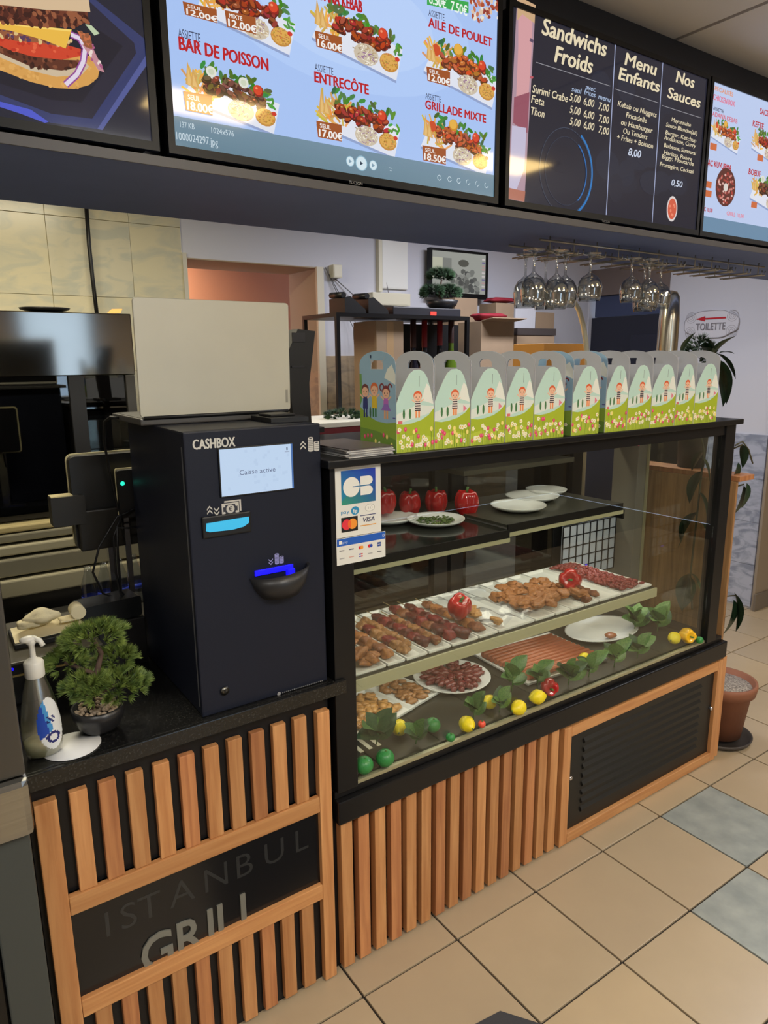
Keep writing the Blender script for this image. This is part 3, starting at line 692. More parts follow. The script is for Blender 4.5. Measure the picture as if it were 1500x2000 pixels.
# ============================================================ DISPLAY CASE
CX0, CX1, CD = .765, 2.40, .45
case = thing('display_case', 'black refrigerated glass display case with beech slats below', 'display case', (1.6, .22, 0))
b = MB(); b.box((.760, .0245, 0), (2.47, CD, .436), .001); b.build('base', BLACK, case)
b = MB(); b.box((.762, -.010, .4365), (2.472, CD, .500), .004); b.box((.762, .006, .5005), (2.455, CD, .520), .002); b.build('ledge', BLACKM, case)
b = MB(); b.box((.765, -.004, .5205), (.823, .05, 1.3195), .002); b.build('post', BLACKM, case)
b = MB(); b.box((2.338, -.004, .5205), (2.398, .04, 1.3195), .002); b.build('post', BLACKM, case)
b = MB(); b.box((.765, .05, .5205), (.775, CD, 1.3195)); b.build('end_panel', BLACKM, case)
b = MB(); b.box((.75, -.025, 1.32), (2.406, .47, 1.338), .003); b.box((.78, .0, 1.285), (2.40, .03, 1.3195)); top = b.build('top_plate', BLACKM, case)
b = MB(); b.box((.8235, .010, .531), (2.3375, .014, 1.3)); b.build('front_glass', GLASS, case)
b = MB(); b.box((2.388, .041, .5205), (2.392, .333, 1.3195)); b.build('side_glass', GLASS, case)
ALU = mat('aluminium_strip', (176, 172, 140), .35, metal=.5)
b = MB(); b.box((.8235, .004, .5205), (2.3375, .016, .5305), .001); b.build('glass_channel', ALU, case)
GREYC = mat('grey_duct', (112, 108, 98), .5)
b = MB(); b.box((2.335, .334, .5205), (2.396, CD, 1.3195), .002); b.build('rear_post', GREYC, case)
b = MB(); b.box((2.386, .325, .53), (2.394, .333, 1.30)); b.build('hinge_strip', ALU, case)
for x in (.776, 1.40, 1.47, 2.06):
    b = MB(); b.box((x, .42, .5205), (x+.055, CD, 1.3195)); b.build('door_stile', BLACKM, case)
b = MB(); b.box((.776, .425, 1.24), (2.33, CD-.002, 1.3)); b.build('door_rail', BLACKM, case)
b = MB(); b.box((.776, .4185, .5205), (2.33, CD-.001, .60)); b.build('door_rail', BLACKM, case)
b = MB(); b.box((.83, .436, .60), (2.06, .439, 1.24)); b.build('sliding_glass', glassmat('smoked_glass', (.55, .57, .55), .7, .02), case)
b = MB(); b.box((.776, .02, .5205), (2.335, .418, .534)); b.build('deck', mat('deck_steel', (74, 72, 62), .3, metal=.5), case)
for k in range(5):
    b = MB(); b.box((.84+.028*k, .10, .5342), (.852+.028*k, .20, .5352)); b.build('air_slot', CREAMP, case)
SHB = mat('shelf_steel', (96, 94, 82), .28, metal=.6)
SHE = mat('shelf_edge', (158, 154, 122), .35, spec=.6, emis=.12)
def shelf(x0, x1, y0, y1, z, m, eh=.014):
    b = MB(); b.box((x0, y0+.004, z-.008), (x1, y1, z)); s = b.build('shelf', m, case)
    b = MB(); b.box((x0, y0, z-.010-.012), (x1, y0+.004, z+.001)); b.build('front_strip', BLACKM, s)
    b = MB(); b.box((x0, y0-.002, z-.034), (x1, y0+.012, z-.0222)); b.build('lamp_strip', SHE, s)
    return s
shelf(.83, 1.372, .05, .415, 1.080, mat('dark_glass_shelf', (40, 42, 38), .1)); shelf(1.375, 1.885, .06, .415, 1.092, SHB)
b = MB(); b.box((.83, .034, .772), (2.055, .415, .782)); s = b.build('shelf', SHB, case)
b = MB(); b.box((.83, .028, .752), (2.055, .034, .7825)); b.build('front_strip', SHE, s)
for z in (1.07, .76):
    for x in (.80, 1.886 if z > 1 else 2.056): 
        b = MB(); b.box((x, .06, z-.03), (x+.008, .415, z)); b.build('bracket', BLACKM, case)
b = MB(); b.box((2.02, .26, .60), (2.03, .41, 1.20)); b.build('duct_panel', mat('dark_duct', (46, 44, 42), .5), case) if False else b.bm.free()
# fan guard
g0, g1 = at(1100, 1045, 'y', .41), at(1192, 1105, 'y', .41)
b = MB(); b.box((g0.x, .4125, g1.z-.01), (g1.x+.02, .4175, g0.z+.03)); fg = b.build('fan_guard', mat('fan_white', (176, 184, 196), .5), case)
for k in range(9):
    x = g0.x+(g1.x+.02-g0.x)*k/8; b = MB(); b.box((x-.0018, .4085, g1.z-.01), (x+.0018, .412, g0.z+.03)); b.build('wire', RUBBER, fg)
for k in range(6):
    z = g1.z-.01+(g0.z+.04-g1.z)*k/5; b = MB(); b.box((g0.x, .4090, z-.0018), (g1.x+.02, .4115, z+.0018)); b.build('wire', RUBBER, fg)
q = at(1249, 868, 'y', .03); b = MB(); b.blob((q.x, .0325, q.z), .0045, 1, .4, 1); o = b.build('indicator_light', mat('magenta_light', (255, 10, 120), .4, emis=1.0, ecol=(255, 10, 120)), case); 
q = at(1145, 1105, 'y', .4); b = MB(); b.blob((q.x, .402, q.z), .006, 1.6, .4, .8); b.build('indicator_light', mat('blue_light', (20, 20, 255), .4), case)
b = MB(); b.box((1.4, .28, 1.20), (1.9, .40, 1.215)); b.build('rear_shelf', SHB, case)
# beech slats
for k in range(16):
    x = .7725+.0503*k
    if k == 15: break
    b = MB(); b.box((x, 0, .010), (x+.033, .024, .4335), .0015); b.build('slat', WOOD2 if k % 5 in (1, 3) else WOOD, case)
x = .7725+.0503*15
b = MB(); b.box((x, 0, .010), (x+.033, .024, .4335), .0015); b.build('slat', WOOD, case)
b = MB(); b.box((1.582, .034, .003), (2.47, .0345, .43)); b.bm.free()
b = MB(); b.box((1.58, -.004, .006), (1.615, .024, .424), .002); b.build('door_frame', WOOD, case)
b = MB(); b.box((2.436, -.004, .006), (2.470, .024, .424), .002); b.build('door_frame', WOOD, case)
b = MB(); b.box((1.6155, -.004, .388), (2.4355, .024, .424), .002); b.build('door_frame', HW, case)
b = MB(); b.box((1.6155, -.004, .006), (2.4355, .024, .042), .002); b.build('door_frame', HW, case)
LOUV = mat('louver_black', (28, 28, 27), .45)
b = MB(); b.box((1.616, .010, .0425), (2.435, .024, .3875)); gd = b.build('grille_door', mat('grille_black', (24, 24, 23), .42), case)
for k in range(9):
    z = .085+.031*k
    b = MB(); b.prism([(.010, 0), (.003, .006), (.003, .010), (.010, .020)], (1.69, 0, z), (0, 1, 0), (0, 0, 1), (.66, 0, 0)); b.build('louver', LOUV, gd)
for x, z in ((1.628, .235), (2.425, .232)):
    b = MB(); b.lathe([(0, .010), (.007, .010), (.008, .002), (.006, -.001), (0, -.002)], (x, 0, z), 14, axis='y'); b.build('lock_knob', CHROME, gd)
b = MB(); b.box((2.4715, .0, .01), (2.4975, CD, .43), .002); b.build('side_plank', WOOD, case)
# payment stickers
p0, p1 = at(651, 907, 'y', -.0045), at(740, 1040, 'y', -.0045)
b = MB(); b.box((.7775, -.0052, 1.158), (.899, -.0042, 1.322), .0004); st = b.build('payment_sticker', mat('sticker_white', (226, 226, 220), .4), case); st['label'] = 'white card payment sticker with a blue square'
p = Print((0, -.0054, 0))
nb = 24
for i in range(nb):
    for j in range(nb):
        u0 = .7925+(.8845-.7925)*i/nb; u1 = .7925+(.8845-.7925)*(i+1)/nb; v0 = 1.2325+.0775*j/nb; v1 = 1.2325+.0775*(j+1)/nb
        a = (i+j)/(2*nb); bb = (j-i)/nb
        cl = (int(30+20*(1-a)), int(150-100*a), int(120+60*a)) if bb < .1 else (28, int(140-90*a), int(165+10*a))
        p.d -= p.step; p.rect(u0, v0, u1, v1, cl)
p.d += p.step
W_ = (232, 232, 226)
p.ell(.8195, 1.2715, .0220, .0225, W_, 28)
for z in (1.2600, 1.2830):
    p.rect(.8435, z-.0102, .865, z+.0102, W_); p.ell(.865, z, .0118, .0102, W_, 20)
p.rect(.8225, 1.2706, .8785, 1.2726, (34, 110, 160))
p.text('pay', .7905, 1.2125, .0085, (40, 140, 190), w=.022, bold=.0); p.ell(.828, 1.2165, .011, .0098, (40, 140, 190)); p.text('fip', .8225, 1.212, .0085, W_, w=.011, bold=.01)
p.ell(.868, 1.2185, .0135, .0088, (150, 152, 150)); p.ell(.868, 1.2185, .0126, .0079, W_)
for k in range(3): p.arc(.861+.004*k, 1.2185, .003+.001*k, .0008, -.9, .9, (90, 92, 92), 6)
p.rect(.7905, 1.170, .8345, 1.204, (20, 18, 18)); p.ell(.8045, 1.187, .0122, .0122, (226, 52, 66)); p.ell(.8205, 1.187, .0122, .0122, (240, 150, 52)); p.ell(.8125, 1.187, .0045, .0095, (236, 100, 40))
p.rect(.841, 1.2015, .8845, 1.2033, (34, 48, 110)); p.text('VISA', .8465, 1.1865, .0105, (38, 46, 84), w=.034, shear=.25, bold=.02); p.rect(.841, 1.1775, .8845, 1.1797, (226, 160, 70))
p.build('sticker_print', PRINT, st)
b = MB(); b.box((.7765, -.0060, 1.095), (.910, -.0050, 1.157), .0004); st = b.build('payment_sticker', mat('sticker_white', (226, 226, 220), .4), case); st['label'] = 'small white sticker with a blue band and rows of card logos'
p = Print((0, -.0062, 0)); p.rect(.7775, 1.139, .909, 1.156, (30, 92, 190)); p.rect(.783, 1.1435, .791, 1.1515, W_); p.text('pay', .7925, 1.1445, .0055, (190, 210, 240), w=.014); p.arc(.900, 1.1475, .002, .001, -1, 1, W_, 6); p.arc(.902, 1.1475, .004, .001, -1, 1, W_, 6)
for r_, cs in ((1.126, ((130, 130, 130), (90, 100, 120), (230, 120, 50), (190, 40, 60), (30, 70, 150))), (1.108, ((170, 170, 170), (210, 170, 160), (60, 70, 120), (170, 170, 170), (110, 110, 110)))):
    for k, cc in enumerate(cs):
        u = .790+.0255*k
        if cc in ((230, 120, 50), (190, 40, 60)): p.ell(u-.002, r_+.002, .0042, .0042, (220, 40, 50) if k < 4 else cc); p.ell(u+.003, r_+.002, .0042, .0042, (240, 160, 50) if k == 2 else (40, 70, 170))
        elif cc == (30, 70, 150): p.rect(u-.005, r_-.003, u+.005, r_+.007, cc); p.rect(u-.004, r_+.0015, u+.004, r_+.0025, W_)
        elif cc == (60, 70, 120): p.rect(u-.005, r_-.002, u, r_+.006, (60, 80, 170)); p.rect(u, r_-.002, u+.005, r_+.006, (200, 40, 50)); p.rect(u-.005, r_+.001, u+.005, r_+.003, W_)
        else: p.rect(u-.0065, r_+.001, u+.0065, r_+.0035, cc)
p.build('sticker_print', PRINT, st)

# ---- contents
RED = mat('red_pepper_skin', (196, 30, 30), .22, coat=.4, rgb2=(150, 14, 18), nscale=6)
YEL = mat('lemon_skin', (236, 214, 30), .4, bump=.3, bscale=300); YEP = mat('yellow_pepper_skin', (240, 186, 30), .25, coat=.3)
LIM = mat('lime_skin', (52, 132, 66), .35, bump=.3, bscale=300); STEM = mat('green_stem', (70, 110, 50), .6)
TOM = mat('tomato_skin', (226, 84, 60), .3)
LEAF = mat('leaf_green', (92, 132, 62), .45, rgb2=(54, 92, 48), nscale=18); LEAFD = mat('leaf_dark', (40, 62, 40), .3, rgb2=(24, 42, 30), nscale=12)
LEAFP = mat('leaf_pale', (120, 156, 84), .45, rgb2=(76, 118, 62), nscale=18)
def pepper(loc, r, label, m=RED, group=None, rot=0, tilt=0):
    t = thing('bell_pepper', label, 'pepper', loc, group)
    tb = bmesh.new(); bmesh.ops.create_uvsphere(tb, u_segments=40, v_segments=22, radius=1)
    for v in tb.verts:
        a = math.atan2(v.co.y, v.co.x); h = v.co.z; rr = math.hypot(v.co.x, v.co.y); sq = rr**.55 if rr > 0 else 0
        groove = 1-.20*(1-abs(math.cos(2*a)))**2.2*(.5+.5*rr)
        top = -.30*math.exp(-rr*rr/.10) if h > 0 else .22*math.exp(-rr*rr/.12)
        shoulder = .10*(1-abs(math.sin(2*a)))*(1 if h > 0 else -1)*math.exp(-((rr-.55)/.3)**2)
        k = sq/max(rr, 1e-6)*groove*(1-.16*max(0, -h))
        v.co = Vector((v.co.x*k, v.co.y*k, h*1.12+top+shoulder))*r
    for f in tb.faces: f.smooth = True
    R = Matrix.Rotation(rot, 4, 'Z') @ Matrix.Rotation(tilt, 4, 'X')
    b = MB(); b.merge(tb, Matrix.Translation(Vector(loc)+Vector((0, 0, r))) @ R); b.build('skin', m, t)
    b = MB(); M = Matrix.Translation(Vector(loc)+Vector((0, 0, r))) @ R
    b.tube([M @ Vector((0, 0, .78*r)), M @ Vector((.03*r, 0, 1.05*r)), M @ Vector((.15*r, 0, 1.3*r))], r*.11, 8); 
    b.blob(M @ Vector((0, 0, .80*r)), r*.22, 1, 1, .35, 1); b.build('stem', STEM, t); return t
def plate(c, rx, ry, label, oval=False, cat='plate', group=None):
    b = MB(); b.lathe([(0, .003), (.55, .003), (.62, .004), (.95, .015), (1.0, .018), (1.0, .0155), (.93, .010), (.6, 0), (0, 0)], (0, 0, 0), 40)
    for v in b.bm.verts: v.co = Vector((v.co.x*rx, v.co.y*ry, v.co.z))+Vector(c)
    o = b.build('oval_plate' if oval else 'plate', PORC); tag(o, label, cat, group); return o
US = 1.0805; US2 = 1.0925
plate((1.255, .235, US), .085, .085, 'white plate of chopped green salad leaves on the upper shelf')
b = MB(); rnd = random.Random(4)
for k in range(120):
    a = rnd.uniform(0, 6.28); r = .052*math.sqrt(rnd.random()); b.blob((1.255+r*math.cos(a), .235+r*math.sin(a), US+.008+rnd.random()*.006), .006, 1.2, .6, .4, 1, rot=a, seed=k)
o = b.build('chopped_salad', mat('salad', (96, 112, 54), .6, rgb2=(46, 66, 30), nscale=60)); tag(o, 'chopped green salad on the white plate of the upper shelf', 'salad', kind='stuff')
plate((1.16, .33, US+.0), .085, .07, 'white plate partly hidden behind the salad plate')
plate((1.545, .19, US2), .085, .085, 'empty white plate at the left of three on the upper shelf')
plate((1.69, .27, US2+.001), .09, .085, 'empty white plate in the middle of three on the upper shelf')
plate((1.80, .16, US2), .075, .07, 'empty white plate at the right of three on the upper shelf') if False else plate((1.81, .32, US2), .07, .07, 'empty white plate at the right of three on the upper shelf')
pepper((1.40, .265, US), .038, 'red pepper standing alone to the right of the salad plate', rot=.4)
pepper((1.345, .345, US), .036, 'red pepper behind the salad plate, rightmost of its heap', rot=1.1)
pepper((1.262, .37, US), .036, 'red pepper behind the salad plate, middle of its heap', rot=.2)
pepper((1.175, .375, US+.019), .034, 'red pepper behind the salad plate, leftmost of its heap', rot=2)
# trays on the middle shelf
TZ = .7825
xs = [at(px, 1310-(px-700)*.276, 'y', .04).x for px in (693, 758, 794, 838, 884, 937, 975, 1046, 1085, 1105, 1135, 1165, 1215, 1275)]
xs = [.838, .944, 1.004, 1.078, 1.158, 1.257, 1.330, 1.478, 1.566, 1.636, 1.70, 1.770, 1.884, 2.045]
TRAYM = mat('tray_white', (222, 222, 216), .3)
desc = ['pieces of golden brown breaded chicken', 'reddish brown skewers nearest the left post', 'pale brown minced skewers', 'dark red and brown skewers', 'dark brown marinated skewers', 'brown skewers below the first red pepper',
        'nothing but clear film beside the skewers', 'golden brown spiced chicken at its left', 'golden brown spiced chicken in its middle', 'golden brown spiced chicken at its right', 'a few small brown wings', 'scraps of brown chicken by the right pepper', 'nothing on its clean white face']
def tray(x0, x1, y0, y1, z, label, tilt=.0):
    b = MB(); w = x1-x0; h = y1-y0
    tb = bmesh.new(); L = [(.0, .011), (.004, .011), (.010, .003)]
    rings = []
    for ins, zz in ((0, 0.006), (0.0, .012), (.004, .012), (.011, .004)):
        rings.append([tb.verts.new((x0+ins if sx < 0 else x1-ins, y0+ins if sy < 0 else y1-ins, z+zz)) for sx, sy in ((-1, -1), (1, -1), (1, 1), (-1, 1))])
    base = [tb.verts.new((x0+.006 if sx < 0 else x1-.006, y0+.006 if sy < 0 else y1-.006, z)) for sx, sy in ((-1, -1), (1, -1), (1, 1), (-1, 1))]
    rings = [base]+rings
    for A, B in zip(rings, rings[1:]):
        for k in range(4): tb.faces.new((A[k], A[(k+1) % 4], B[(k+1) % 4], B[k]))
    tb.faces.new(rings[-1]); tb.faces.new(base[::-1]); bmesh.ops.recalc_face_normals(tb, faces=tb.faces[:]); b.merge(tb)
    o = b.build('tray', TRAYM); tag(o, label, 'tray', 'white trays on the middle shelf'); return o
def meat(nm, base, dark, rough=.35): return mat(nm, base, rough, rgb2=dark, nscale=3.2, bump=.9, bscale=14, coat=.2)
MT = {'gold': meat('golden_chicken', (186, 124, 66), (140, 82, 40)), 'brown': meat('brown_kebab', (152, 92, 52), (104, 56, 32)), 'dark': meat('dark_marinade', (112, 44, 30), (66, 24, 20)),
      'pale': meat('pale_kebab', (176, 126, 72), (130, 86, 48)), 'red': meat('red_marinade', (140, 36, 28), (90, 20, 20)), 'tan': meat('tan_chicken', (206, 158, 90), (170, 116, 60))}
STICK = mat('skewer_stick', (196, 170, 120), .6)
chunkmesh = {}
def chunk(nm, k):
    if (nm, k) in chunkmesh: return chunkmesh[(nm, k)]
    b = MB(); b.blob((0, 0, 0), 1, 1, 1, .8, 3, .24, 4.6, seed=k*7+3); o = b.build('meat_piece', MT[nm]); me = o.data; bpy.data.objects.remove(o); chunkmesh[(nm, k)] = me; return me
def skewer(x, y0, y1, z, kinds, label, r=.017, n=7, dx=0):
    t = thing('meat_skewer', label, 'skewer', (x, y0, z), 'skewers in the middle trays')
    b = MB(); b.tube([(x, y0-.0, z+r*.7), (x+dx, y1+.05, z+r*.7+.004)], .0014, 6); b.build('stick', STICK, t)
    for i in range(n):
        f = (i+.5)/n; o = bpy.data.objects.new('meat_piece', chunk(kinds[i % len(kinds)], (i+int(x*100)) % 3)); COL.objects.link(o); o.parent = t
        o.location = (dx*f, (y1-y0)*f, r*.78); s = r*random.uniform(.9, 1.12); o.scale = (s*1.05, s*1.25*(y1-y0)/n/.032, s*.95); o.rotation_euler = (0, 0, random.uniform(-.3, .3))
    return t
def heap(nm, x0, x1, y0, y1, z, n, label, m, r=.018, cat='meat', zamp=.012, seed=1):
    rnd = random.Random(seed); t = thing(nm, label, cat, ((x0+x1)/2, (y0+y1)/2, z))
    for k in range(n):
        o = bpy.data.objects.new('meat_piece', chunk(m, k % 3)); COL.objects.link(o); o.parent = t
        s = r*rnd.uniform(.8, 1.2); o.scale = (s*1.15, s, s*.7); o.rotation_euler = (rnd.uniform(-.3, .3), rnd.uniform(-.3, .3), rnd.uniform(0, 6))
        u, v = rnd.random(), rnd.random(); o.location = (x0+(x1-x0)*u-(x0+x1)/2, y0+(y1-y0)*v-(y0+y1)/2, .012+zamp*rnd.random())
    return t
for k, (a, bx) in enumerate(zip(xs, xs[1:])): tray(a+.003, bx-.003, .042, .385, TZ, 'white tray on the middle shelf holding '+desc[k])
z = TZ+.005
heap('breaded_chicken', .86, .925, .06, .30, z, 22, 'golden brown breaded chicken pieces in the tray by the left post', 'gold', .020, seed=3)
skewer(.974, .07, .30, z, ['gold', 'brown'], 'golden brown skewer in the narrow tray beside the breaded chicken')
skewer(1.028, .07, .30, z, ['pale', 'pale', 'red'], 'pale brown skewer ending in a dark red piece', r=.016); skewer(1.058, .10, .33, z, ['pale'], 'pale brown skewer lying right of the red ended one', r=.015)
skewer(1.102, .08, .33, z, ['dark', 'red'], 'dark red skewer in the fourth tray from the left', r=.016); skewer(1.137, .07, .30, z, ['brown', 'pale'], 'brown skewer right of the dark red one', r=.015)
skewer(1.187, .07, .36, z, ['red', 'dark', 'brown'], 'glossy dark brown skewer in the fifth tray'); skewer(1.227, .06, .34, z, ['dark', 'red'], 'red marinated skewer under the first pepper')
skewer(1.29, .07, .33, z, ['brown', 'gold'], 'brown and gold skewer left of the film covered tray'); 
heap('fried_chicken_strips', 1.335, 1.39, .08, .20, z, 7, 'yellow fried strips at the edge of the film covered tray', 'tan', .015, seed=9)
heap('spiced_chicken', 1.49, 1.75, .08, .27, z+.002, 110, 'golden brown spiced chicken heaped over three trays', 'gold', .0165, zamp=.020, seed=5)
skewer(1.735, .05, .19, z, ['brown', 'gold'], 'small brown skewer before the second red pepper', r=.013, n=4); skewer(1.80, .07, .2, z, ['brown'], 'small brown skewer right of the second pepper', r=.013, n=4)
b = MB(); rnd = random.Random(8)
for k in range(260):
    b.blob((1.905+.115*rnd.random(), .06+.31*rnd.random(), z+.008+.004*rnd.random()), .008, 1.6, 1, .8, 1, .2, rot=rnd.uniform(0, 3), seed=k)
o = b.build('minced_meat', meat('raw_mince', (142, 58, 50), (104, 36, 34))); tag(o, 'dark red minced meat spread in the tray at the far right', 'meat', kind='stuff')
pepper((1.277, .15, .808), .036, 'red pepper on the skewers at the left of the middle shelf', tilt=.6, rot=-.5)
pepper((1.754, .15, .800), .038, 'red pepper on the spiced chicken at the right of the middle shelf', tilt=1.3, rot=-.9)
FILM = glassmat('cling_film', (.94, .95, .97), .9, .04, .2)
tb = bmesh.new(); N_ = 14
g = [[tb.verts.new((1.30+.20*i/N_, .05+.30*j/N_, TZ+.026+.010*math.sin(i*1.1+j*.5)+.006*math.sin(j*1.7))) for j in range(N_+1)] for i in range(N_+1)]
for i in range(N_):
    for j in range(N_): f = tb.faces.new((g[i][j], g[i+1][j], g[i+1][j+1], g[i][j+1])); f.smooth = True
b = MB(); b.bm.free(); b.bm = tb; tag(b.build('cling_film', FILM), 'clear cling film loosely covering the middle trays', 'film')
# deck of the case
DZ_ = .5345
def rtray(cx, cy, w, h, ang, label, z=DZ_):
    o = tray(-w/2, w/2, -h/2, h/2, 0, label); o.location = (cx, cy, z); o.rotation_euler = (0, 0, ang); o['group'] = 'white trays on the case deck'; return o
rtray(1.02, .27, .22, .20, .25, 'white tray of tan shredded chicken on the case deck, nearer the left post')
rtray(1.19, .31, .13, .19, .25, 'white tray of tan chicken on the case deck, beside the meat plate')
def flatmeat(nm, cx, cy, rx, ry, z, n, r, m, label, ang=0, seed=1):
    rnd = random.Random(seed); b = MB()
    for k in range(n):
        u, v = rnd.uniform(-1, 1), rnd.uniform(-1, 1); x = u*rx; y = v*ry
        b.blob((cx+x*math.cos(ang)-y*math.sin(ang), cy+x*math.sin(ang)+y*math.cos(ang), z+r*.4+rnd.random()*.004), r*rnd.uniform(.7, 1.2), 1.4, .9, .5, 1, .25, rot=rnd.uniform(0, 3), seed=k+seed)
    o = b.build(nm, m if not isinstance(m, str) else MT[m]); tag(o, label, 'meat', kind='stuff'); return o
flatmeat('shredded_chicken', 1.02, .27, .085, .075, DZ_+.004, 110, .014, 'tan', 'tan shredded chicken in the front left tray on the deck', .25, 11)
flatmeat('diced_chicken', 1.19, .31, .045, .075, DZ_+.004, 60, .013, 'pale', 'tan diced chicken in the tray beside the meat plate', .25, 12)
plate((1.37, .29, DZ_), .125, .125, 'round white plate of dark red chopped liver on the deck')
b = MB(); rnd = random.Random(5)
for k in range(130):
    a = rnd.uniform(0, 6.28); r = .095*math.sqrt(rnd.random()); b.blob((1.37+r*math.cos(a), .29+r*math.sin(a), DZ_+.014+rnd.random()*.012), .014, 1.4, .8, .7, 1, .25, rot=a, seed=k)
tag(b.build('chopped_liver', meat('raw_liver', (116, 50, 46), (74, 28, 30), .2)), 'dark red chopped meat piled on the round plate', 'meat', kind='stuff')
rtray(1.72, .24, .36, .28, -.06, 'large white tray of orange brown minced kebab on the deck')
for k in range(11):
    y = .13+.021*k; b = MB(); b.tube([(1.56, y+.01, DZ_+.016), (1.72, y, DZ_+.018), (1.88, y-.01, DZ_+.016)], .0105, 8); 
    tag(b.build('minced_kebab', meat('orange_mince', (172, 96, 58), (140, 72, 44))), 'long orange brown minced kebab strip on the large deck tray', 'meat', 'minced kebab strips on the large deck tray')
o = plate((2.09, .27, DZ_), .165, .11, 'empty oval white plate at the right of the deck', True)
b = MB(); b.blob((2.05, .20, DZ_+.022), .018, 1.2, 1, .6, 2, .2); tag(b.build('meat_scrap', MT['brown']), 'single brown piece of meat on the empty oval plate', 'meat')

def atz(px, py, z): return at(px, py, 'z', z)
def lemon(px, py, r, label, tipa=0, z0=DZ_, ymax=.30):
    r *= 1.15; q = atz(px, py, z0+r); t = thing('lemon', label, 'lemon', (q.x, q.y, z0), 'lemons in the front of the case')
    R = Matrix.Rotation(tipa, 4, 'Z'); b = MB(); b.lathe([(0, -1.3*r), (.2*r, -1.22*r), (.35*r, -1.1*r), (.8*r, -.6*r), (r, 0), (.8*r, .6*r), (.35*r, 1.1*r), (.2*r, 1.22*r), (0, 1.3*r)], (0, 0, 0), 20, axis='x')
    for v in b.bm.verts: v.co = (R @ v.co)+Vector((q.x, q.y, z0+r))
    b.build('peel', YEL, t)
    e = R @ Vector((-1.3*r, 0, 0)); b = MB(); b.blob((q.x+e.x, q.y+e.y, z0+r+e.z), .003, sub=1); b.build('stem_end', STEM, t)
def ball(nm, px, py, r, label, m, cat, z0=DZ_, g=None):
    q = atz(px, py, z0+r); t = thing(nm, label, cat, (q.x, q.y, z0), g)
    b = MB(); b.blob((q.x, q.y, z0+r), r, 1, 1, .94, 3); b.build('peel', m, t); b = MB(); b.blob((q.x, q.y-.2*r, z0+1.9*r), .0035, 1, 1, .6, 1); b.build('stem_end', STEM, t)
lemon(780, 1421, .020, 'lemon half hidden by leaves above the limes at the left', .9); lemon(912, 1414, .020, 'lemon beside the little tomato at the glass', 1.4); lemon(956, 1371, .019, 'lemon behind the leaves left of the middle', .3)
lemon(1013, 1382, .020, 'lemon against the glass in the middle of the case', .1); lemon(1050, 1361, .020, 'lemon below the cut red pepper', -.3); lemon(1142, 1286, .018, 'lemon peeping over the pale leaves', .4); lemon(1317, 1246, .020, 'lemon next to the yellow pepper at the right end', .2)
ball('lime', 711, 1494, .024, 'green lime in the bottom left corner of the case', LIM, 'lime', g='limes in the front of the case'); ball('lime', 752, 1480, .024, 'green lime right of the corner lime', LIM, 'lime', g='limes in the front of the case')
ball('lime', 845, 1416, .022, 'green lime between the first two lemons', LIM, 'lime', g='limes in the front of the case'); ball('lime', 880, 1440, .013, 'tiny green lime close to the glass', LIM, 'lime', g='limes in the front of the case')
ball('cherry_tomato', 941, 1414, .011, 'small orange red tomato beside a lemon', TOM, 'tomato'); ball('lime', 1366, 1250, .014, 'small green lime in the right corner of the case', LIM, 'lime', g='limes in the front of the case')
q = atz(1342, 1240, DZ_+.03); pepper((q.x, q.y, DZ_), .028, 'yellow pepper lying at the right end of the case', YEP, tilt=1.4, rot=-.5)
q = atz(1073, 1340, DZ_+.03); pepper((q.x, q.y, DZ_), .028, 'red pepper among the leaves near the middle', RED, tilt=1.4, rot=-.6)
def leaf_mesh(L, W, m, curl=.25, seed=0):
    tb = bmesh.new(); n = 8; rows = []
    for i in range(n+1):
        f = i/n; w = W/2*math.sin(PI*min(1, f**.8))**.8 if 0 < f < 1 else .0004; zc = -curl*L*f*f
        rows.append([tb.verts.new((s*w, L*f, zc+abs(s)*w*.28)) for s in (-1, -.5, 0, .5, 1)])
    for A, B in zip(rows, rows[1:]):
        for k in range(4): f = tb.faces.new((A[k], A[k+1], B[k+1], B[k])); f.smooth = True
    me = bpy.data.meshes.new('leaf'); tb.to_mesh(me); tb.free(); me.materials.append(m); return me
LM = {('g', 0): leaf_mesh(1, .78, LEAF, .15), ('g', 1): leaf_mesh(1, .70, LEAFP, .15), ('g', 2): leaf_mesh(1, .74, mat('leaf_medium', (64, 96, 56), .5, rgb2=(44, 72, 44), nscale=14), .15), ('d', 0): leaf_mesh(1, .42, LEAFD, .35)}  # medium green leaf beside the green, pale and dark ones
def leafat(par, base, dirv, L, mesh, roll=0):
    o = bpy.data.objects.new('leaf', mesh); COL.objects.link(o); o.parent = par; off = OFF[par.name]
    y = Vector(dirv).normalized(); toward = (CAMP-Vector(base)).normalized()*.5+Vector((0, 0, 1)) if roll is None else Vector((0, 0, 1))
    z = (toward-y*toward.dot(y)).normalized(); x = y.cross(z)
    if roll: x, z = x*math.cos(roll)+z*math.sin(roll), z*math.cos(roll)-x*math.sin(roll)
    o.matrix_local = Matrix.Translation(Vector(base)-off) @ Matrix((x, y, z)).transposed().to_4x4() @ Matrix.Scale(L, 4)
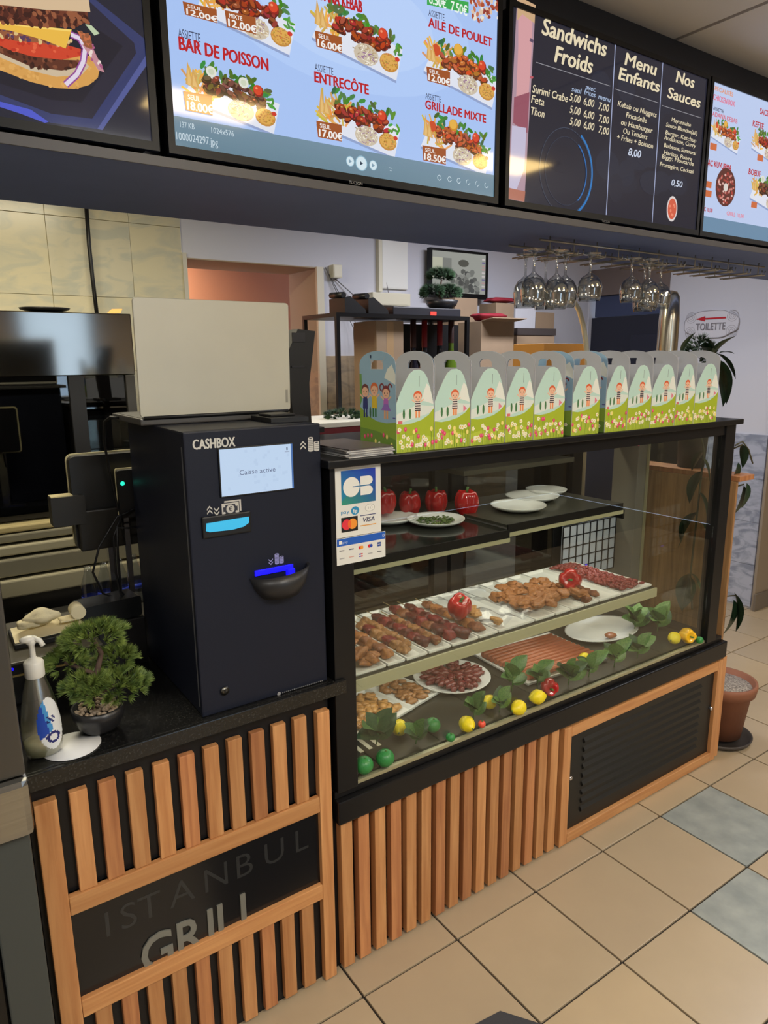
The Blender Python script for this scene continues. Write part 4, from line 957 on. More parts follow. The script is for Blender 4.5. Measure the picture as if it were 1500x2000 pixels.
def sprig(px, py, L, label, n=5, kind=0, seed=0, h=.02, spread=1.0):
    rnd = random.Random(seed); q = atz(px, py, DZ_+h)
    if not .045 < q.y < .30: q = at(px, py, 'y', max(.045, min(q.y, .30)))
    t = thing('leafy_sprig', label, 'leaves', (q.x, q.y, DZ_), 'artificial leaf sprigs in the case')
    b = MB(); b.tube([(q.x, q.y, DZ_+.001), (q.x+.004, q.y, DZ_+h), (q.x+.01, q.y+.01, DZ_+h+.03)], .0018, 6); b.build('stalk', STEM, t)
    n += 3
    for k in range(n):
        a = 2*PI*k/n+rnd.uniform(-.4, .4); d = Vector((math.cos(a)*spread, math.sin(a)*.3-.1, rnd.uniform(.35, 1.5)))
        leafat(t, (q.x+.004, q.y, DZ_+h*(.5+k/n)), d, L*1.0*rnd.uniform(.7, 1.1), LM[('g', (kind+(k % 3 == 2)) % 3)], roll=rnd.uniform(.5, 1.2)*(1 if math.cos(a) < 0 else -1) if False else None)
for a in ((735, 1435, .085, 'dark leaves above the corner limes', 5, 2, 1, .03), (812, 1440, .06, 'dark leaves right of the first lemon', 4, 2, 2, .02), (925, 1388, .06, 'leaves over the lemon by the little tomato', 5, 0, 3, .03),
          (1000, 1325, .068, 'tall upright leaves before the meat plate', 5, 0, 4, .045), (975, 1400, .055, 'leaves hanging beside the middle lemon', 4, 1, 5, .025), (1050, 1322, .062, 'upright leaves above the red pepper', 4, 0, 6, .04),
          (1110, 1335, .08, 'broad leaves right of the red pepper', 6, 1, 7, .03), (1150, 1315, .07, 'pale leaves around the peeping lemon', 5, 1, 8, .03), (1200, 1290, .075, 'pale pointed leaves before the oval plate', 6, 1, 9, .035),
          (1245, 1272, .075, 'pale leaves low at the glass near the right', 5, 1, 10, .03), (1240, 1215, .09, 'dark green leaves at the right of the oval plate', 6, 0, 11, .04), (1285, 1215, .085, 'dark green leaves behind the last lemon', 6, 0, 12, .04)):
    sprig(a[0], a[1], a[2], a[3], a[4], a[5], a[6], a[7])

# ============================================================ GIFT BOXES ON THE CASE
GREYB = mat('grey_board', (186, 189, 196), .7)
SKY = (150, 186, 212); MINT = (190, 222, 212); HILL = (168, 186, 44); CLOUD = (232, 236, 228)
def kid(p, u, v, h, hair, skin=(240, 190, 160), top=(60, 50, 60), leg=(236, 170, 120), skirt=None, stripes=False, pig=False):
    p.rect(u-.10*h, v, u-.02*h, v+.28*h, leg); p.rect(u+.02*h, v, u+.10*h, v+.28*h, leg)
    p.poly([(u-.13*h, v+.24*h), (u+.13*h, v+.24*h), (u+.11*h, v+.58*h), (u-.11*h, v+.58*h)], top)
    p.line((u-.10*h, v+.54*h), (u-.26*h, v+.64*h), .05*h, skin); p.line((u+.10*h, v+.54*h), (u+.26*h, v+.64*h), .05*h, skin)
    if stripes:
        for k in range(4): p.rect(u-.12*h, v+(.28+.08*k)*h, u+.12*h, v+(.31+.08*k)*h, (236, 226, 216))
    if skirt: p.poly([(u-.24*h, v+.24*h), (u+.24*h, v+.24*h), (u+.09*h, v+.42*h), (u-.09*h, v+.42*h)], skirt)
    if pig:
        for s in (-1, 1): p.arc(u+s*.20*h, v+.88*h, .07*h, .05*h, 0 if s > 0 else PI*.0, PI*1.5, hair, 10)
    p.ell(u, v+.76*h, .19*h, .18*h, hair, 14); p.ell(u, v+.71*h, .17*h, .14*h, skin, 14)
    p.ell(u-.07*h, v+.72*h, .018*h, .025*h, (60, 40, 40), 6); p.ell(u+.07*h, v+.72*h, .018*h, .025*h, (60, 40, 40), 6); p.rect(u-.04*h, v+.645*h, u+.04*h, v+.66*h, (200, 90, 90))
def flowers(p, x0, x1, z0, z1, n, rnd):
    for k in range(n):
        u = x0+(x1-x0)*(k+.5)/n+rnd.uniform(-.002, .002); v = z0+(z1-z0)*rnd.random()**1.2
        p.rect(u-.0004, z0*0+.001, u+.0004, v, (110, 150, 50))
        t_ = rnd.random(); s = .0050
        if t_ < .28: p.ell(u, v, s*.9, s*1.15, (222, 70, 110), 8); p.ell(u, v+s*.3, s*.5, s*.6, (240, 110, 150), 6)
        elif t_ < .5: p.ell(u, v, s*.9, s*1.15, (244, 226, 130), 8)
        else:
            for q in range(5): p.ell(u+s*.7*math.cos(q*1.257), v+s*.7*math.sin(q*1.257), s*.5, s*.5, (244, 240, 214), 6)
            p.ell(u, v, s*.4, s*.4, (232, 196, 70), 6)
def giftbox(x0, x1, y0, label, idx, Z=1.3385, d=.150):
    w = x1-x0; rnd = random.Random(idx+40); t = thing('gift_box', label, 'gift box', (x0, y0, Z), 'cardboard gift boxes in a row on the display case')
    arch = [(0, 0), (d, 0), (d, .196)]+[(d*(.5+.5*math.cos(a)), .200+.031*math.sin(a)) for a in [PI*k/12 for k in range(1, 12)]]+[(0, .196)]
    hole = [(d*.33, .190), (d*.67, .190), (d*.66, .202), (d*.60, .209), (d*.40, .209), (d*.34, .202)]
    tk = .0012
    b = MB(); b.mi = 1; b.prism(arch, (x0+.0006, y0, Z), (0, 1, 0), (0, 0, 1), (tk, 0, 0), [hole]); lp = b.build('side_panel', [mat('board_edge', (200, 200, 196), .6), GREYB], t)
    b = MB(); b.prism(arch, (x1-.0006-tk, y0, Z), (0, 1, 0), (0, 0, 1), (tk, 0, 0), [hole]); b.build('side_panel', GREYB, t)
    b = MB(); b.box((x0+.002, y0+.002, Z), (x1-.002, y0+d-.001, Z+.0012)); b.build('bottom', GREYB, t)
    b = MB(); b.box((x0+.002, y0+d-.002, Z), (x1-.002, y0+d-.001, Z+.12)); b.build('end_flap', GREYB, t)
    k = .985; e = .0012
    fl = [(e, 0), (w-e, 0), (w-e, .106), (w*.955, .122), (w*.88, .150), (w*.81, .170), (w*.72, .183), (w*.60, .188), (w*.46, .187), (w*.34, .178), (w*.22, .158), (w*.10, .135), (e, .113)]
    b = MB(); b.prism(fl, (x0, y0-.0002, Z), (1, 0, 0), (0, 0, 1), (0, -.001, 0)); ef = b.build('end_flap', mat('flap_white', (220, 224, 218), .5), t)
    p = Print((x0, y0-.0013, Z))
    p.poly(fl, MINT); p.poly([(w*.66, .118), (w*.985, .108), (w*.95, .122), (w*.88, .148), (w*.80, .156), (w*.74, .142)], CLOUD)
    p.poly([(e, .066), (w-e, .090), (w-e, .103), (w*.55, .108), (e, .088)], (222, 230, 222))
    hl = [(e, 0), (w-e, 0), (w-e, .098), (w*.85, .083), (w*.65, .072), (w*.4, .066), (w*.2, .064), (e, .067)]
    p.poly(hl, HILL); p.poly([(e, 0), (w-e, 0), (w-e, .03), (w*.5, .04), (e, .03)], (186, 202, 66))
    for tx in (.20, .36): p.ell(w*tx, .088, .0035, .012, (66, 120, 70), 10)
    p.rect(w*.60-.0008, .150, w*.60+.0008, .174, (120, 140, 140))
    p.poly([(w*.80, .085), (w*.90, .093), (w*.80, .102)], (226, 130, 150)) if idx % 3 else p.rect(w*.05, .066, w*.16, .073, (216, 110, 110))
    kid(p, w*.56, .078, .066*min(1, w/.1+.1), (222, 96, 48), stripes=True, leg=(240, 150, 90))
    flowers(p, .004, w-.004, .012, .055, max(12, int(w*230)), rnd); p.build('flap_picture', PRINT, ef)
    # printed outside of the left side panel
    if idx in (0, 5, 6, 1):
        p = Print((x0+.0004, y0+d, Z), ux=(0, -1, 0), n=(-1, 0, 0)); sh = [(d-u, v) for u, v in arch]; hh = [(d-u, v) for u, v in hole]
        band = lambda v0, v1, col: p.poly([(0, v0), (d, v0), (d, v1), (0, v1)], col)
        band(0, .189, SKY)
        for side in (0, 1):            # arch above, around the handle hole
            pass
        A = [(d*(.5+.5*math.cos(a)), .200+.031*math.sin(a)) for a in [PI*k/12 for k in range(13)]]
        p.poly([(0, .189), (d*.33, .189), (d*.33, .214)]+[q for q in A if q[0] < d*.33 and q[1] > .182][:1]+[A[k] for k in range(9, 13)][1:], SKY) if False else None
        p.poly([A[12], A[11], A[10], A[9], A[8], (d*.33, .206), (d*.33, .189), (0, .189)], SKY)
        p.poly([A[0], A[1], A[2], A[3], A[4], (d*.67, .206), (d*.67, .189), (d, .189)], SKY)
        p.poly([A[4], A[5], A[6], A[7], A[8], (d*.33, .2095), (d*.67, .2095)], SKY)
        p.poly([(d*.70, .17), (d*.99, .155), (d*.995, .178), (d*.9, .20), (d*.78, .19)], CLOUD)
        p.poly([(0, 0), (d, 0), (d, .070), (d*.75, .066), (d*.5, .068), (d*.25, .078), (0, .10)], (140, 172, 60)); p.poly([(0, 0), (d, 0), (d, .03), (d*.5, .045), (0, .05)], (110, 146, 60))
        p.poly([(0, .10), (d*.08, .12), (d*.06, .178), (0, .178)], (110, 160, 90))
        kid(p, d*.16, .075, .085, (110, 60, 60), top=(50, 60, 120), leg=(50, 60, 120)); kid(p, d*.42, .078, .086, (220, 110, 60), top=(226, 196, 60), leg=(60, 120, 70)); kid(p, d*.74, .076, .082, (130, 50, 60), top=(190, 110, 200), skirt=(150, 110, 200), pig=True)
        p.ell(d*.30, .088, .004, .014, (70, 110, 80), 10); p.rect(d*.92, .078, d*.99, .081, (90, 90, 160)); flowers(p, .01, d-.01, .01, .04, 8, rnd); p.text('Y', d*.30, .214, .006, (40, 60, 90)) if False else p.ell(d*.33, .2185, .003, .0045, (40, 60, 90), 6)
        p.build('panel_picture', PRINT, lp)
    return t
gx = [(773, 847), (847, 917), (917, 985), (985, 1040), (1040, 1100), (1114, 1168), (1179, 1222), (1222, 1268), (1268, 1315), (1315, 1352), (1352, 1397)]
ordn = ['first gift box at the left, showing three children on its blue side', 'gift box second from the left, boy on its mint end', 'gift box third from the left', 'gift box fourth from the left', 'gift box fifth from the left, before the blue gap', 'gift box with a blue strip at its left, sixth from the left',
        'gift box right of the blue strip one, seventh from the left', 'gift box fourth from the right end of the row', 'gift box third from the right end of the row', 'gift box next to the last at the right', 'last gift box at the right, nearest the dark plant']
for k, ((a, c_), lb) in enumerate(zip(gx, ordn)):
    yy = -.012-.010*k/10
    xa = at(a, 884-(a-773)*.093, 'y', yy).x; xb = at(c_, 884-(c_-773)*.093, 'y', yy).x
    giftbox(xa+.0005, xb-.0005, yy, lb, k)
# brochures
BR = [mat('brochure_white', (208, 208, 206), .4), mat('brochure_grey', (140, 138, 138), .4), mat('brochure_dark', (84, 76, 74), .35)]
for k in range(9):
    b = MB(); rot = random.uniform(-.08, .08); z0 = 1.3385+.0022*k
    tb = bmesh.new(); bmesh.ops.create_cube(tb, size=1)
    for v in tb.verts: v.co = Vector((v.co.x*.125, v.co.y*.20, v.co.z*.0018))
    o = MB(); o.merge(tb, Matrix.Translation((.864+random.uniform(-.003, .003), .082, z0+.001)) @ Matrix.Rotation(rot, 4, 'Z'))
    last = k == 8
    o = o.build('brochure', BR[2] if last else BR[k % 2]); tag(o, 'dark covered brochure on top of the brochure stack' if last else 'leaflet in the stack left of the gift boxes', 'brochure', None if last else 'leaflets stacked on the case')

# ============================================================ MENU SCREENS
TVY = -.03
def tv(x0, x1, z0, z1, label, bez=.012, chin=.014):
    t = thing('menu_screen', label, 'screen', ((x0+x1)/2, 0, z0), 'menu screens in a row over the counter')
    b = MB(); b.prism([(x0, z0), (x1, z0), (x1, z1), (x0, z1)], (0, TVY-.002, 0), (1, 0, 0), (0, 0, 1), (0, .012, 0), [[(x0+bez, z0+chin), (x1-bez, z0+chin), (x1-bez, z1-bez), (x0+bez, z1-bez)]]); b.build('bezel', mat('tv_bezel', (12, 12, 13), .42, spec=.3), t)
    b = MB(); b.box((x0+.01, TVY+.012, z0+.01), (x1-.01, .0395, z1-.01)); b.build('back_case', RUBBER, t)
    b = MB(); b.box((x0+bez*.9, TVY+.002, z0+chin*.9), (x1-bez*.9, TVY+.0118, z1-bez*.9)); pn = b.build('display_panel', mat('tv_glass', (8, 8, 10), .06), t)
    return t, pn, Print((0, TVY+.0018, 0)), (x0+bez, z0+chin, x1-bez, z1-bez)
FR = random.Random(11)
def food(p, *a):
    d0 = p.d; st = p.step; p.step = 2.5e-6; food_(p, *a); p.dm = max(p.dm, p.d); p.d = d0; p.step = st
def food_(p, px, py, wpx, seed, theme=0):
    """a printed plate of food about wpx photo pixels wide, centred on that pixel"""
    r = random.Random(seed); c = p.P(px, py); w = abs(p.P(px+wpx/2, py)[0]-p.P(px-wpx/2, py)[0]); u, v = c
    sl = -.10                                                            # the printed plate runs down to the right
    E = lambda x, y, a, b, col, n=9, rot=0: p.ell(u+x*w, v+(y+sl*x)*w, a*w, b*w, col, n, rot=rot)
    J = lambda col, k=14: tuple(max(0, min(255, int(q+r.uniform(-k, k)))) for q in col)
    p.poly([(u-.50*w, v-.06*w), (u+.46*w, v-.24*w), (u+.54*w, v+.06*w), (u-.36*w, v+.20*w)], (226, 230, 242))
    p.poly([(u-.50*w, v-.06*w), (u+.46*w, v-.24*w), (u+.46*w, v-.265*w), (u-.50*w, v-.085*w)], (146, 164, 206))
    FRY = (222, 170, 84)
    for k in range(34):                                                  # a heap of chips at the left
        a = r.uniform(.2, 2.9); x = -.42+r.random()*.26; y = -.07+r.random()*.20; l = .10+.05*r.random()
        x0, y0 = u+x*w, v+(y+sl*x)*w; p.line((x0, y0), (x0+l*w*math.cos(a), y0+l*w*math.sin(a)), .022*w, J(FRY, 24))
    for k in range(30): E(-.30+r.random()*.75, .13+r.random()*.13, .05, .022, J((74, 124, 50), 26), 7, r.uniform(-1.5, 1.5))
    pal = [(168, 62, 36), (124, 78, 56), (196, 96, 46)][theme % 3]
    for k in range(60):                                                  # meat, piece on piece
        x = -.26+r.random()*.62; y = .02+r.random()*.15*(1-abs(x-.05)); E(x, y, .05, .030, J(tuple(q*.55 for q in pal), 10), 8, r.uniform(-1, 1)); E(x, y+.012, .042, .022, J(pal, 22), 8, r.uniform(-1, 1))
        if k % 3 == 0: E(x-.005, y+.018, .014, .007, J((226, 150, 100), 20), 6)
    E(.10, -.07, .145, .095, (206, 192, 170), 16)
    for k in range(60):                                                  # slaw
        a = r.uniform(0, 6.28); q = math.sqrt(r.random()); x = .10+.13*q*math.cos(a); y = -.07+.085*q*math.sin(a); b_ = r.uniform(0, 3.1)
        x0, y0 = u+x*w, v+(y+sl*x)*w; p.line((x0, y0), (x0+.035*w*math.cos(b_), y0+.025*w*math.sin(b_)), .009*w, r.choice([(150, 110, 150), (196, 170, 130), (244, 238, 222), (236, 228, 206), (170, 150, 120)]))
    E(.37, -.06, .115, .085, (196, 140, 64), 16); E(.37, -.052, .105, .075, (222, 170, 84), 16)
    for k in range(50): a = r.uniform(0, 6.28); q = math.sqrt(r.random()); E(.37+.10*q*math.cos(a), -.052+.07*q*math.sin(a), .010, .007, J((190, 134, 60), 24), 5)
    E(.30, .17, .058, .056, (150, 34, 26), 14); E(.295, .178, .05, .047, (216, 70, 40), 14); E(.28, .19, .015, .012, (244, 150, 110), 8)
    if theme == 2: E(-.04, .22, .066, .062, (206, 140, 40), 14); E(-.045, .228, .055, .05, (232, 178, 74), 14); E(-.34, .13, .055, .055, (206, 80, 40), 14)
    elif theme == 1:
        for xx in (-.20, .14): E(xx, .20, .055, .050, (226, 228, 214), 14); E(xx, .20, .032, .028, (206, 214, 190), 12)
    for k in range(8): E(.40+r.random()*.12, .05+r.random()*.08, .035, .014, J((84, 150, 62), 20), 7, r.uniform(-1.5, 1.5))
    E(.47, .0, .03, .022, (206, 60, 44), 8)
    for dx in (0, .05): p.poly([(u+(-.47+dx)*w, v+.06*w), (u+(-.38+dx)*w, v+.04*w), (u+(-.44+dx)*w, v+(.27-dx)*w)], (214, 166, 92)); p.poly([(u+(-.45+dx)*w, v+.06*w), (u+(-.40+dx)*w, v+.05*w), (u+(-.44+dx)*w, v+(.22-dx)*w)], (230, 190, 120))
def price(p, x0, y0, x1, y1, seul, pr):
    p.d = max(p.d, p.dm)
    a = p.P(x0, y0); c = p.P(x1, y1); h = a[1]-c[1]
    p.poly([(a[0], a[1]), (c[0], a[1]+.002), (c[0], c[1]), (a[0]+.003, c[1])], (160, 84, 38)); W = (244, 240, 236)
    p.text(seul, a[0]+.008, a[1]-h*.38, h*.26, W, bold=.02, w=(c[0]-a[0])*.42); p.text(pr, a[0]+.006, c[1]+h*.08, h*.44, W, bold=.04, w=(c[0]-a[0])*.92)
REDT = (186, 30, 36); INK = (60, 66, 90)
# screen 2: the plates
t, pn, p, (u0, v0, u1, v1) = tv(.447, 1.2215, 1.902, 2.332, 'largest menu screen, six plates on pale blue with a file bar')
u0, v0, u1, v1 = .459, 1.916, 1.2095, 2.320
p.rect(u0, v0, u1, v1, (170, 198, 246)); p.ell(.83, 2.20, .30, .13, (178, 205, 250), 30); p.ell(.83, 2.20, .2, .09, (186, 211, 252), 30)
vb = p.P(330, 224)[1]; nbar = 12
food(p, 480, 32, 186, 1, 0); food(p, 698, 84, 170, 2, 0); food(p, 452, 196, 180, 3, 1); food(p, 700, 246, 158, 4, 0)
food(p, 900, 146, 140, 5, 2); food(p, 890, 288, 132, 6, 2)
p.pp([(834, -12), (915, 4), (915, 26), (834, 9)], (60, 170, 80)); p.tpx('8.50€  7.50€', (838, 6), (912, 22), .018, (240, 250, 240), bold=.02)
for k in range(50):
    q = p.P(918+FR.random()*58, 0+FR.random()*40); p.ell(q[0], q[1], .006, .004, FR.choice([(176, 80, 50), (226, 196, 170), (200, 120, 90), (150, 60, 50), (236, 226, 210)]), 7, rot=FR.uniform(0, 3))
price(p, 356, 3, 424, 46, 'SEUL', '12.00€'); price(p, 438, 20, 500, 68, 'MIXTE', '12.00€'); price(p, 357, 178, 415, 226, 'SEUL', '18.00€'); price(p, 614, 60, 667, 105, 'SEUL', '16.00€')
price(p, 617, 236, 667, 277, 'SEUL', '17.00€'); price(p, 832, 130, 878, 170, 'SEUL', '12.00€'); price(p, 824, 284, 870, 322, 'SEUL', '18.50€')
for a, x0, y0, x1, y1, h, s in (('ASSIETTE', 348, 73, 391, 83, .0135, INK), ('BAR DE POISSON', 350, 97, 523, 131, .0195, REDT), ('ASSIETTE', 614, 138, 650, 145, .012, INK), ('ENTRECÔTE', 614, 160, 719, 183, .0175, REDT),
                              ('ASSIETTE', 836, 31, 867, 39, .012, INK), ('AILE DE POULET', 836, 52, 960, 88, .0165, REDT), ('ASSIETTE', 830, 193, 860, 200, .011, INK), ('GRILLADE MIXTE', 830, 212, 948, 238, .016, REDT), ('ADANA KEBAB', 612, -4, 706, 6, .02, REDT)):
    p.tpx(a, (x0, y0), (x1, y1), h, s, bold=.0 if s == INK else .035)
p.build('menu_picture', SCREEN, pn)
p = Print((0, TVY+.0016-.003, 0)); p.o = Vector((0, TVY+.0012, 0))
for k in range(nbar):
    z = v0+(vb-v0)*k/nbar; g = k/nbar; p.d -= p.step; p.rect(u0, z, u1, z+(vb-v0)/nbar+1e-5, (int(104+12*g), int(134+10*g), int(150+12*g)))
p.d += p.step; LG = (206, 222, 232)
p.tpx('137 KB', (352, 248), (380, 253), .009, LG); p.tpx('1024x576', (413, 259), (457, 266), .009, LG); p.tpx('1000024297.jpg', (345, 272), (426, 285), .012, LG)
for x, y, r in ((684, 315, .0085), (706, 319, .0125), (729, 323, .0085)):
    q = p.P(x, y); p.ell(q[0], q[1], r*1.15, r*1.15, (150, 190, 210), 20); p.ell(q[0], q[1], r, r, (214, 232, 240), 20)
    p.poly([(q[0]-.003, q[1]-.004), (q[0]+.004, q[1]), (q[0]-.003, q[1]+.004)], (40, 60, 80) if r > .01 else (130, 160, 180))
for k, (x, y) in enumerate(((858, 347), (878, 350), (896, 353), (914, 356), (932, 359), (950, 362))):
    q = p.P(x, y); p.arc(q[0], q[1], .0045, .0012, .4*k, 5.6 if k < 3 or k == 5 else 3.6, LG, 10); p.line((q[0], q[1]-.006), (q[0]+.006, q[1]-.001), .0012, LG)
q = p.P(763, 331); p.rect(q[0]-.004, q[1]+.002, q[0]+.004, q[1]+.003, LG); p.rect(q[0]-.002, q[1]-.003, q[0]+.002, q[1]-.002, LG)
p.build('file_bar', SCREEN, pn)
p = Print((0, TVY-.0022, 0)); q = p.P(695, 356); p.text('TUCSON', q[0], q[1]-.004, .0055, (150, 150, 150), align='c'); p.build('brand_lettering', PRINT, t)

# screen 1: burger
t, pn, p, _ = tv(-.34, .431, 1.902, 2.332, 'menu screen with a large burger close-up at the left')
p.rect(-.328, 1.916, .419, 2.320, (40, 40, 52)); 
q = p.P
p.pp([(-40, 60), (150, -30), (285, 78), (288, 110), (190, 252), (100, 240), (-40, 195)], (56, 62, 104)); p.pp([(-40, 60), (150, -20), (262, 84), (266, 104), (180, 232), (100, 222), (-40, 170)], (44, 42, 56))
p.pp([(-40, 90), (150, 30), (240, 90), (160, 200), (100, 195), (-40, 150)], (36, 34, 44))
p.pp([(-40, 188), (60, 214), (95, 238), (88, 240), (40, 222), (-40, 196)], (80, 90, 200)); p.pp([(190, 252), (285, 108), (286, 128), (200, 254)], (84, 92, 150))
rb = random.Random(3); p.step = 2.5e-6
def band(pts, col, spots=None, n=40, s=.004):
    p.pp(pts, col)
    if spots:
        xs_ = [a for a, _ in pts]; ys_ = [b for _, b in pts]
        for _ in range(n*3):
            x, y = rb.uniform(min(xs_), max(xs_)), rb.uniform(min(ys_), max(ys_)); ins = False; j = len(pts)-1
            for i in range(len(pts)):
                if (pts[i][1] > y) != (pts[j][1] > y) and x < (pts[j][0]-pts[i][0])*(y-pts[i][1])/(pts[j][1]-pts[i][1])+pts[i][0]: ins = not ins
                j = i
            if ins: w = p.P(x, y); p.ell(w[0], w[1], s*rb.uniform(.5, 1.2), s*.6, rb.choice(spots), 7, rot=rb.uniform(0, 3))
band([(-40, 40), (0, 80), (60, 110), (150, 110), (188, 108), (196, 130), (191, 152), (174, 166), (145, 174), (110, 172), (60, 160), (0, 137), (-40, 118)], (216, 160, 84), [(206, 150, 76), (224, 170, 94)], 60, .004)
band([(-40, 50), (0, 80), (70, 115), (165, 118), (174, 130), (160, 146), (110, 150), (60, 138), (0, 112), (-40, 90)], (206, 186, 156))
band([(-40, 50), (0, 78), (60, 108), (110, 116), (156, 118), (150, 132), (120, 138), (60, 130), (0, 104), (-40, 90)], (96, 52, 36), [(70, 36, 26), (130, 76, 52), (56, 30, 24)], 70)
band([(-40, 45), (6, 72), (60, 80), (130, 88), (158, 96), (156, 110), (120, 117), (60, 110), (14, 96), (-40, 70)], (206, 70, 44), [(226, 100, 66), (190, 54, 36)], 30)
band([(-40, 36), (30, 56), (60, 70), (90, 66), (140, 80), (130, 94), (80, 84), (30, 80), (-40, 60)], (150, 90, 60), [(220, 190, 130), (110, 50, 40), (90, 60, 90)], 40)
band([(-40, 36), (-10, 40), (110, 55), (140, 58), (128, 95), (84, 78), (20, 60), (-40, 52)], (236, 186, 74)); band([(-40, 36), (110, 55), (140, 58), (138, 62), (60, 54), (-40, 42)], (250, 214, 110))
band([(-40, -40), (170, -40), (172, 40), (150, 53), (90, 54), (30, 48), (-40, 34)], (112, 58, 40), [(80, 40, 30), (150, 90, 60), (60, 30, 24)], 110, .006)
band([(-40, -60), (173, -60), (173, 0), (176, 24), (90, 20), (-40, 6)], (214, 186, 150)); band([(-40, -70), (172, -70), (168, -8), (-40, -6)], (206, 140, 70))
for k, (c1, w_) in enumerate((((150, 76, 150), .010), ((226, 214, 232), .006))):
    pts = [(138, 68), (156, 76), (166, 96), (162, 122), (150, 146), (128, 166)]
    for a, c2 in zip(pts, pts[1:]): A, B = p.P(*a), p.P(*c2); p.line(A, B, w_, c1)
band([(160, 88), (176, 84), (204, 142), (192, 138), (176, 112)], (196, 140, 150), [(236, 220, 210), (170, 90, 130)], 14); band([(166, 48), (178, 50), (194, 66), (184, 70)], (190, 206, 170)); band([(150, 60), (176, 70), (180, 96), (166, 92)], (196, 110, 70), [(150, 90, 60)], 10)
p.build('menu_picture', SCREEN, pn)

# screen 3: blackboard menu
t, pn, p, _ = tv(1.2425, 2.036, 1.902, 2.332, 'dark board menu screen listing cold sandwiches and sauces')
p.rect(1.2545, 1.916, 2.024, 2.320, (38, 38, 50)); r_ = random.Random(6)
for k in range(30): p.ell(r_.uniform(1.4, 1.95), r_.uniform(1.97, 2.28), r_.uniform(.03, .06), r_.uniform(.02, .04), r_.choice([(40, 41, 54), (37, 37, 49), (42, 44, 58)]), 14)
p.pp([(1010, -6), (1046, 10), (1024, 395), (990, 388)], (176, 146, 160)); 
SKN = (214, 160, 164)
p.pp([(1012, 22), (1040, 30), (1038, 100), (1032, 190), (1008, 190), (1012, 90)], SKN); p.pp([(1011, -8), (1046, 10), (1044, 46), (1020, 28), (1010, 40)], (206, 170, 130)); p.pp([(1036, 74), (1042, 78), (1041, 84), (1034, 80)], (96, 80, 104)); p.pp([(1036, 148), (1042, 150), (1040, 154), (1034, 153)], (190, 90, 100))
p.pp([(1004, 190), (1034, 180), (1030, 260), (1002, 240)], (150, 84, 100)); p.pp([(1000, 245), (1028, 250), (1024, 330), (1008, 372), (994, 366)], (196, 190, 214)); p.pp([(990, 366), (1026, 374), (1024, 394), (990, 388)], (176, 110, 90))
CR = (232, 218, 184)
a = p.P(1205, 78); b_ = p.P(1181, 425); uu = (a[0]+b_[0])/2; p.rect(uu-.0015, 1.918, uu+.0015, 2.320, (170, 180, 214)); a = p.P(1299, 115); b_ = p.P(1270, 432); ub = (a[0]+b_[0])/2; p.rect(ub-.0015, 1.918, ub+.0015, 2.320, (170, 180, 214))
zl = p.P(1043, 121)[1]; p.rect(1.335, zl, uu-.012, zl+.0015, (150, 150, 156)); zl2 = p.P(1206, 176)[1]; p.rect(uu+.008, zl2, ub-.008, zl2+.0015, (150, 150, 156)); zl3 = p.P(1297, 208)[1]; p.rect(ub+.008, zl3, 2.01, zl3+.0015, (150, 150, 156))
TB = dict(shear=.22, bold=.035)
p.tpx('Sandwichs', (1058, 66), (1182, 108), .034, CR, **TB); p.tpx('Froids', (1083, 120), (1155, 138), .034, CR, **TB); p.tpx('Menu', (1220, 126), (1280, 144), .028, CR, **TB); p.tpx('Enfants', (1208, 154), (1286, 184), .027, CR, **TB)
p.tpx('Nos', (1320, 160), (1354, 172), .028, CR, **TB); p.tpx('Sauces', (1303, 190), (1366, 211), .026, CR, **TB)
T2 = dict(shear=.22, bold=.012)
for s, x0, y0, x1, y1 in (('Surimi Crabe', 1039, 180, 1108, 194), ('Feta', 1037, 200, 1062, 205), ('Thon', 1035, 223, 1062, 230)): p.tpx(s, (x0, y0), (x1, y1), .0165, CR, **T2)
for k, (y1, y2, y3) in enumerate(((196, 204, 213), (220, 228, 237), (243, 250, 259))):
    for s, x, y in (('5,00', 1112, y1), ('6,00', 1139, y2), ('7,00', 1168, y3)): p.tpx(s, (x, y), (x+20, y+4), .0165, CR, **T2)
for s, x0, y0, x1, y1 in (('seul', 1116, 178, 1134, 181), ('avec', 1143, 174, 1162, 178), ('frites', 1140, 184, 1162, 189), ('menu', 1168, 193, 1191, 198)): p.tpx(s, (x0, y0), (x1, y1), .0115, (176, 196, 226), shear=.22, bold=.01)
for s, x0, y0, x1, y1 in (('Kebab ou Nuggets', 1206, 207, 1281, 232), ('Fricadelle', 1222, 229, 1262, 242), ('ou Hamburger', 1212, 243, 1273, 262), ('Ou Tenders', 1216, 260, 1263, 274), ('+ Frites + Boisson', 1204, 272, 1274, 293)): p.tpx(s, (x0, y0), (x1, y1), .0125, CR, **T2)
p.tpx('8,00', (1226, 303), (1250, 308), .018, (214, 224, 244), **T2)
for s, x0, y0, x1, y1 in (('Mayonnaise', 1311, 237, 1348, 252), ('Sauce Blanche(ail)', 1300, 247, 1360, 272), ('Burger, Ketchup', 1299, 262, 1358, 284), ('Andalouse, Curry', 1296, 272, 1357, 298), ('Barbecue, Samourai', 1296, 287, 1357, 311), ('Harissa, Poivre', 1296, 301, 1350, 319), ('Biggy, Moutarde', 1292, 309, 1353, 333), ('Fromagère, Cocktail', 1288, 324, 1352, 352)): p.tpx(s, (x0, y0), (x1, y1), .0105, CR, **T2)
p.tpx('0,50', (1310, 362), (1331, 368), .016, (214, 224, 244), **T2)
q = p.P(1312, 408); p.ell(q[0], q[1], .025, .034, (222, 214, 212), 22); p.ell(q[0], q[1], .0205, .028, (214, 96, 70), 22)
for k in range(7): p.ell(q[0]+r_.uniform(-.012, .012), q[1]+r_.uniform(-.018, .018), .004, .004, (238, 140, 110), 7)
q = p.P(1105, 335); 
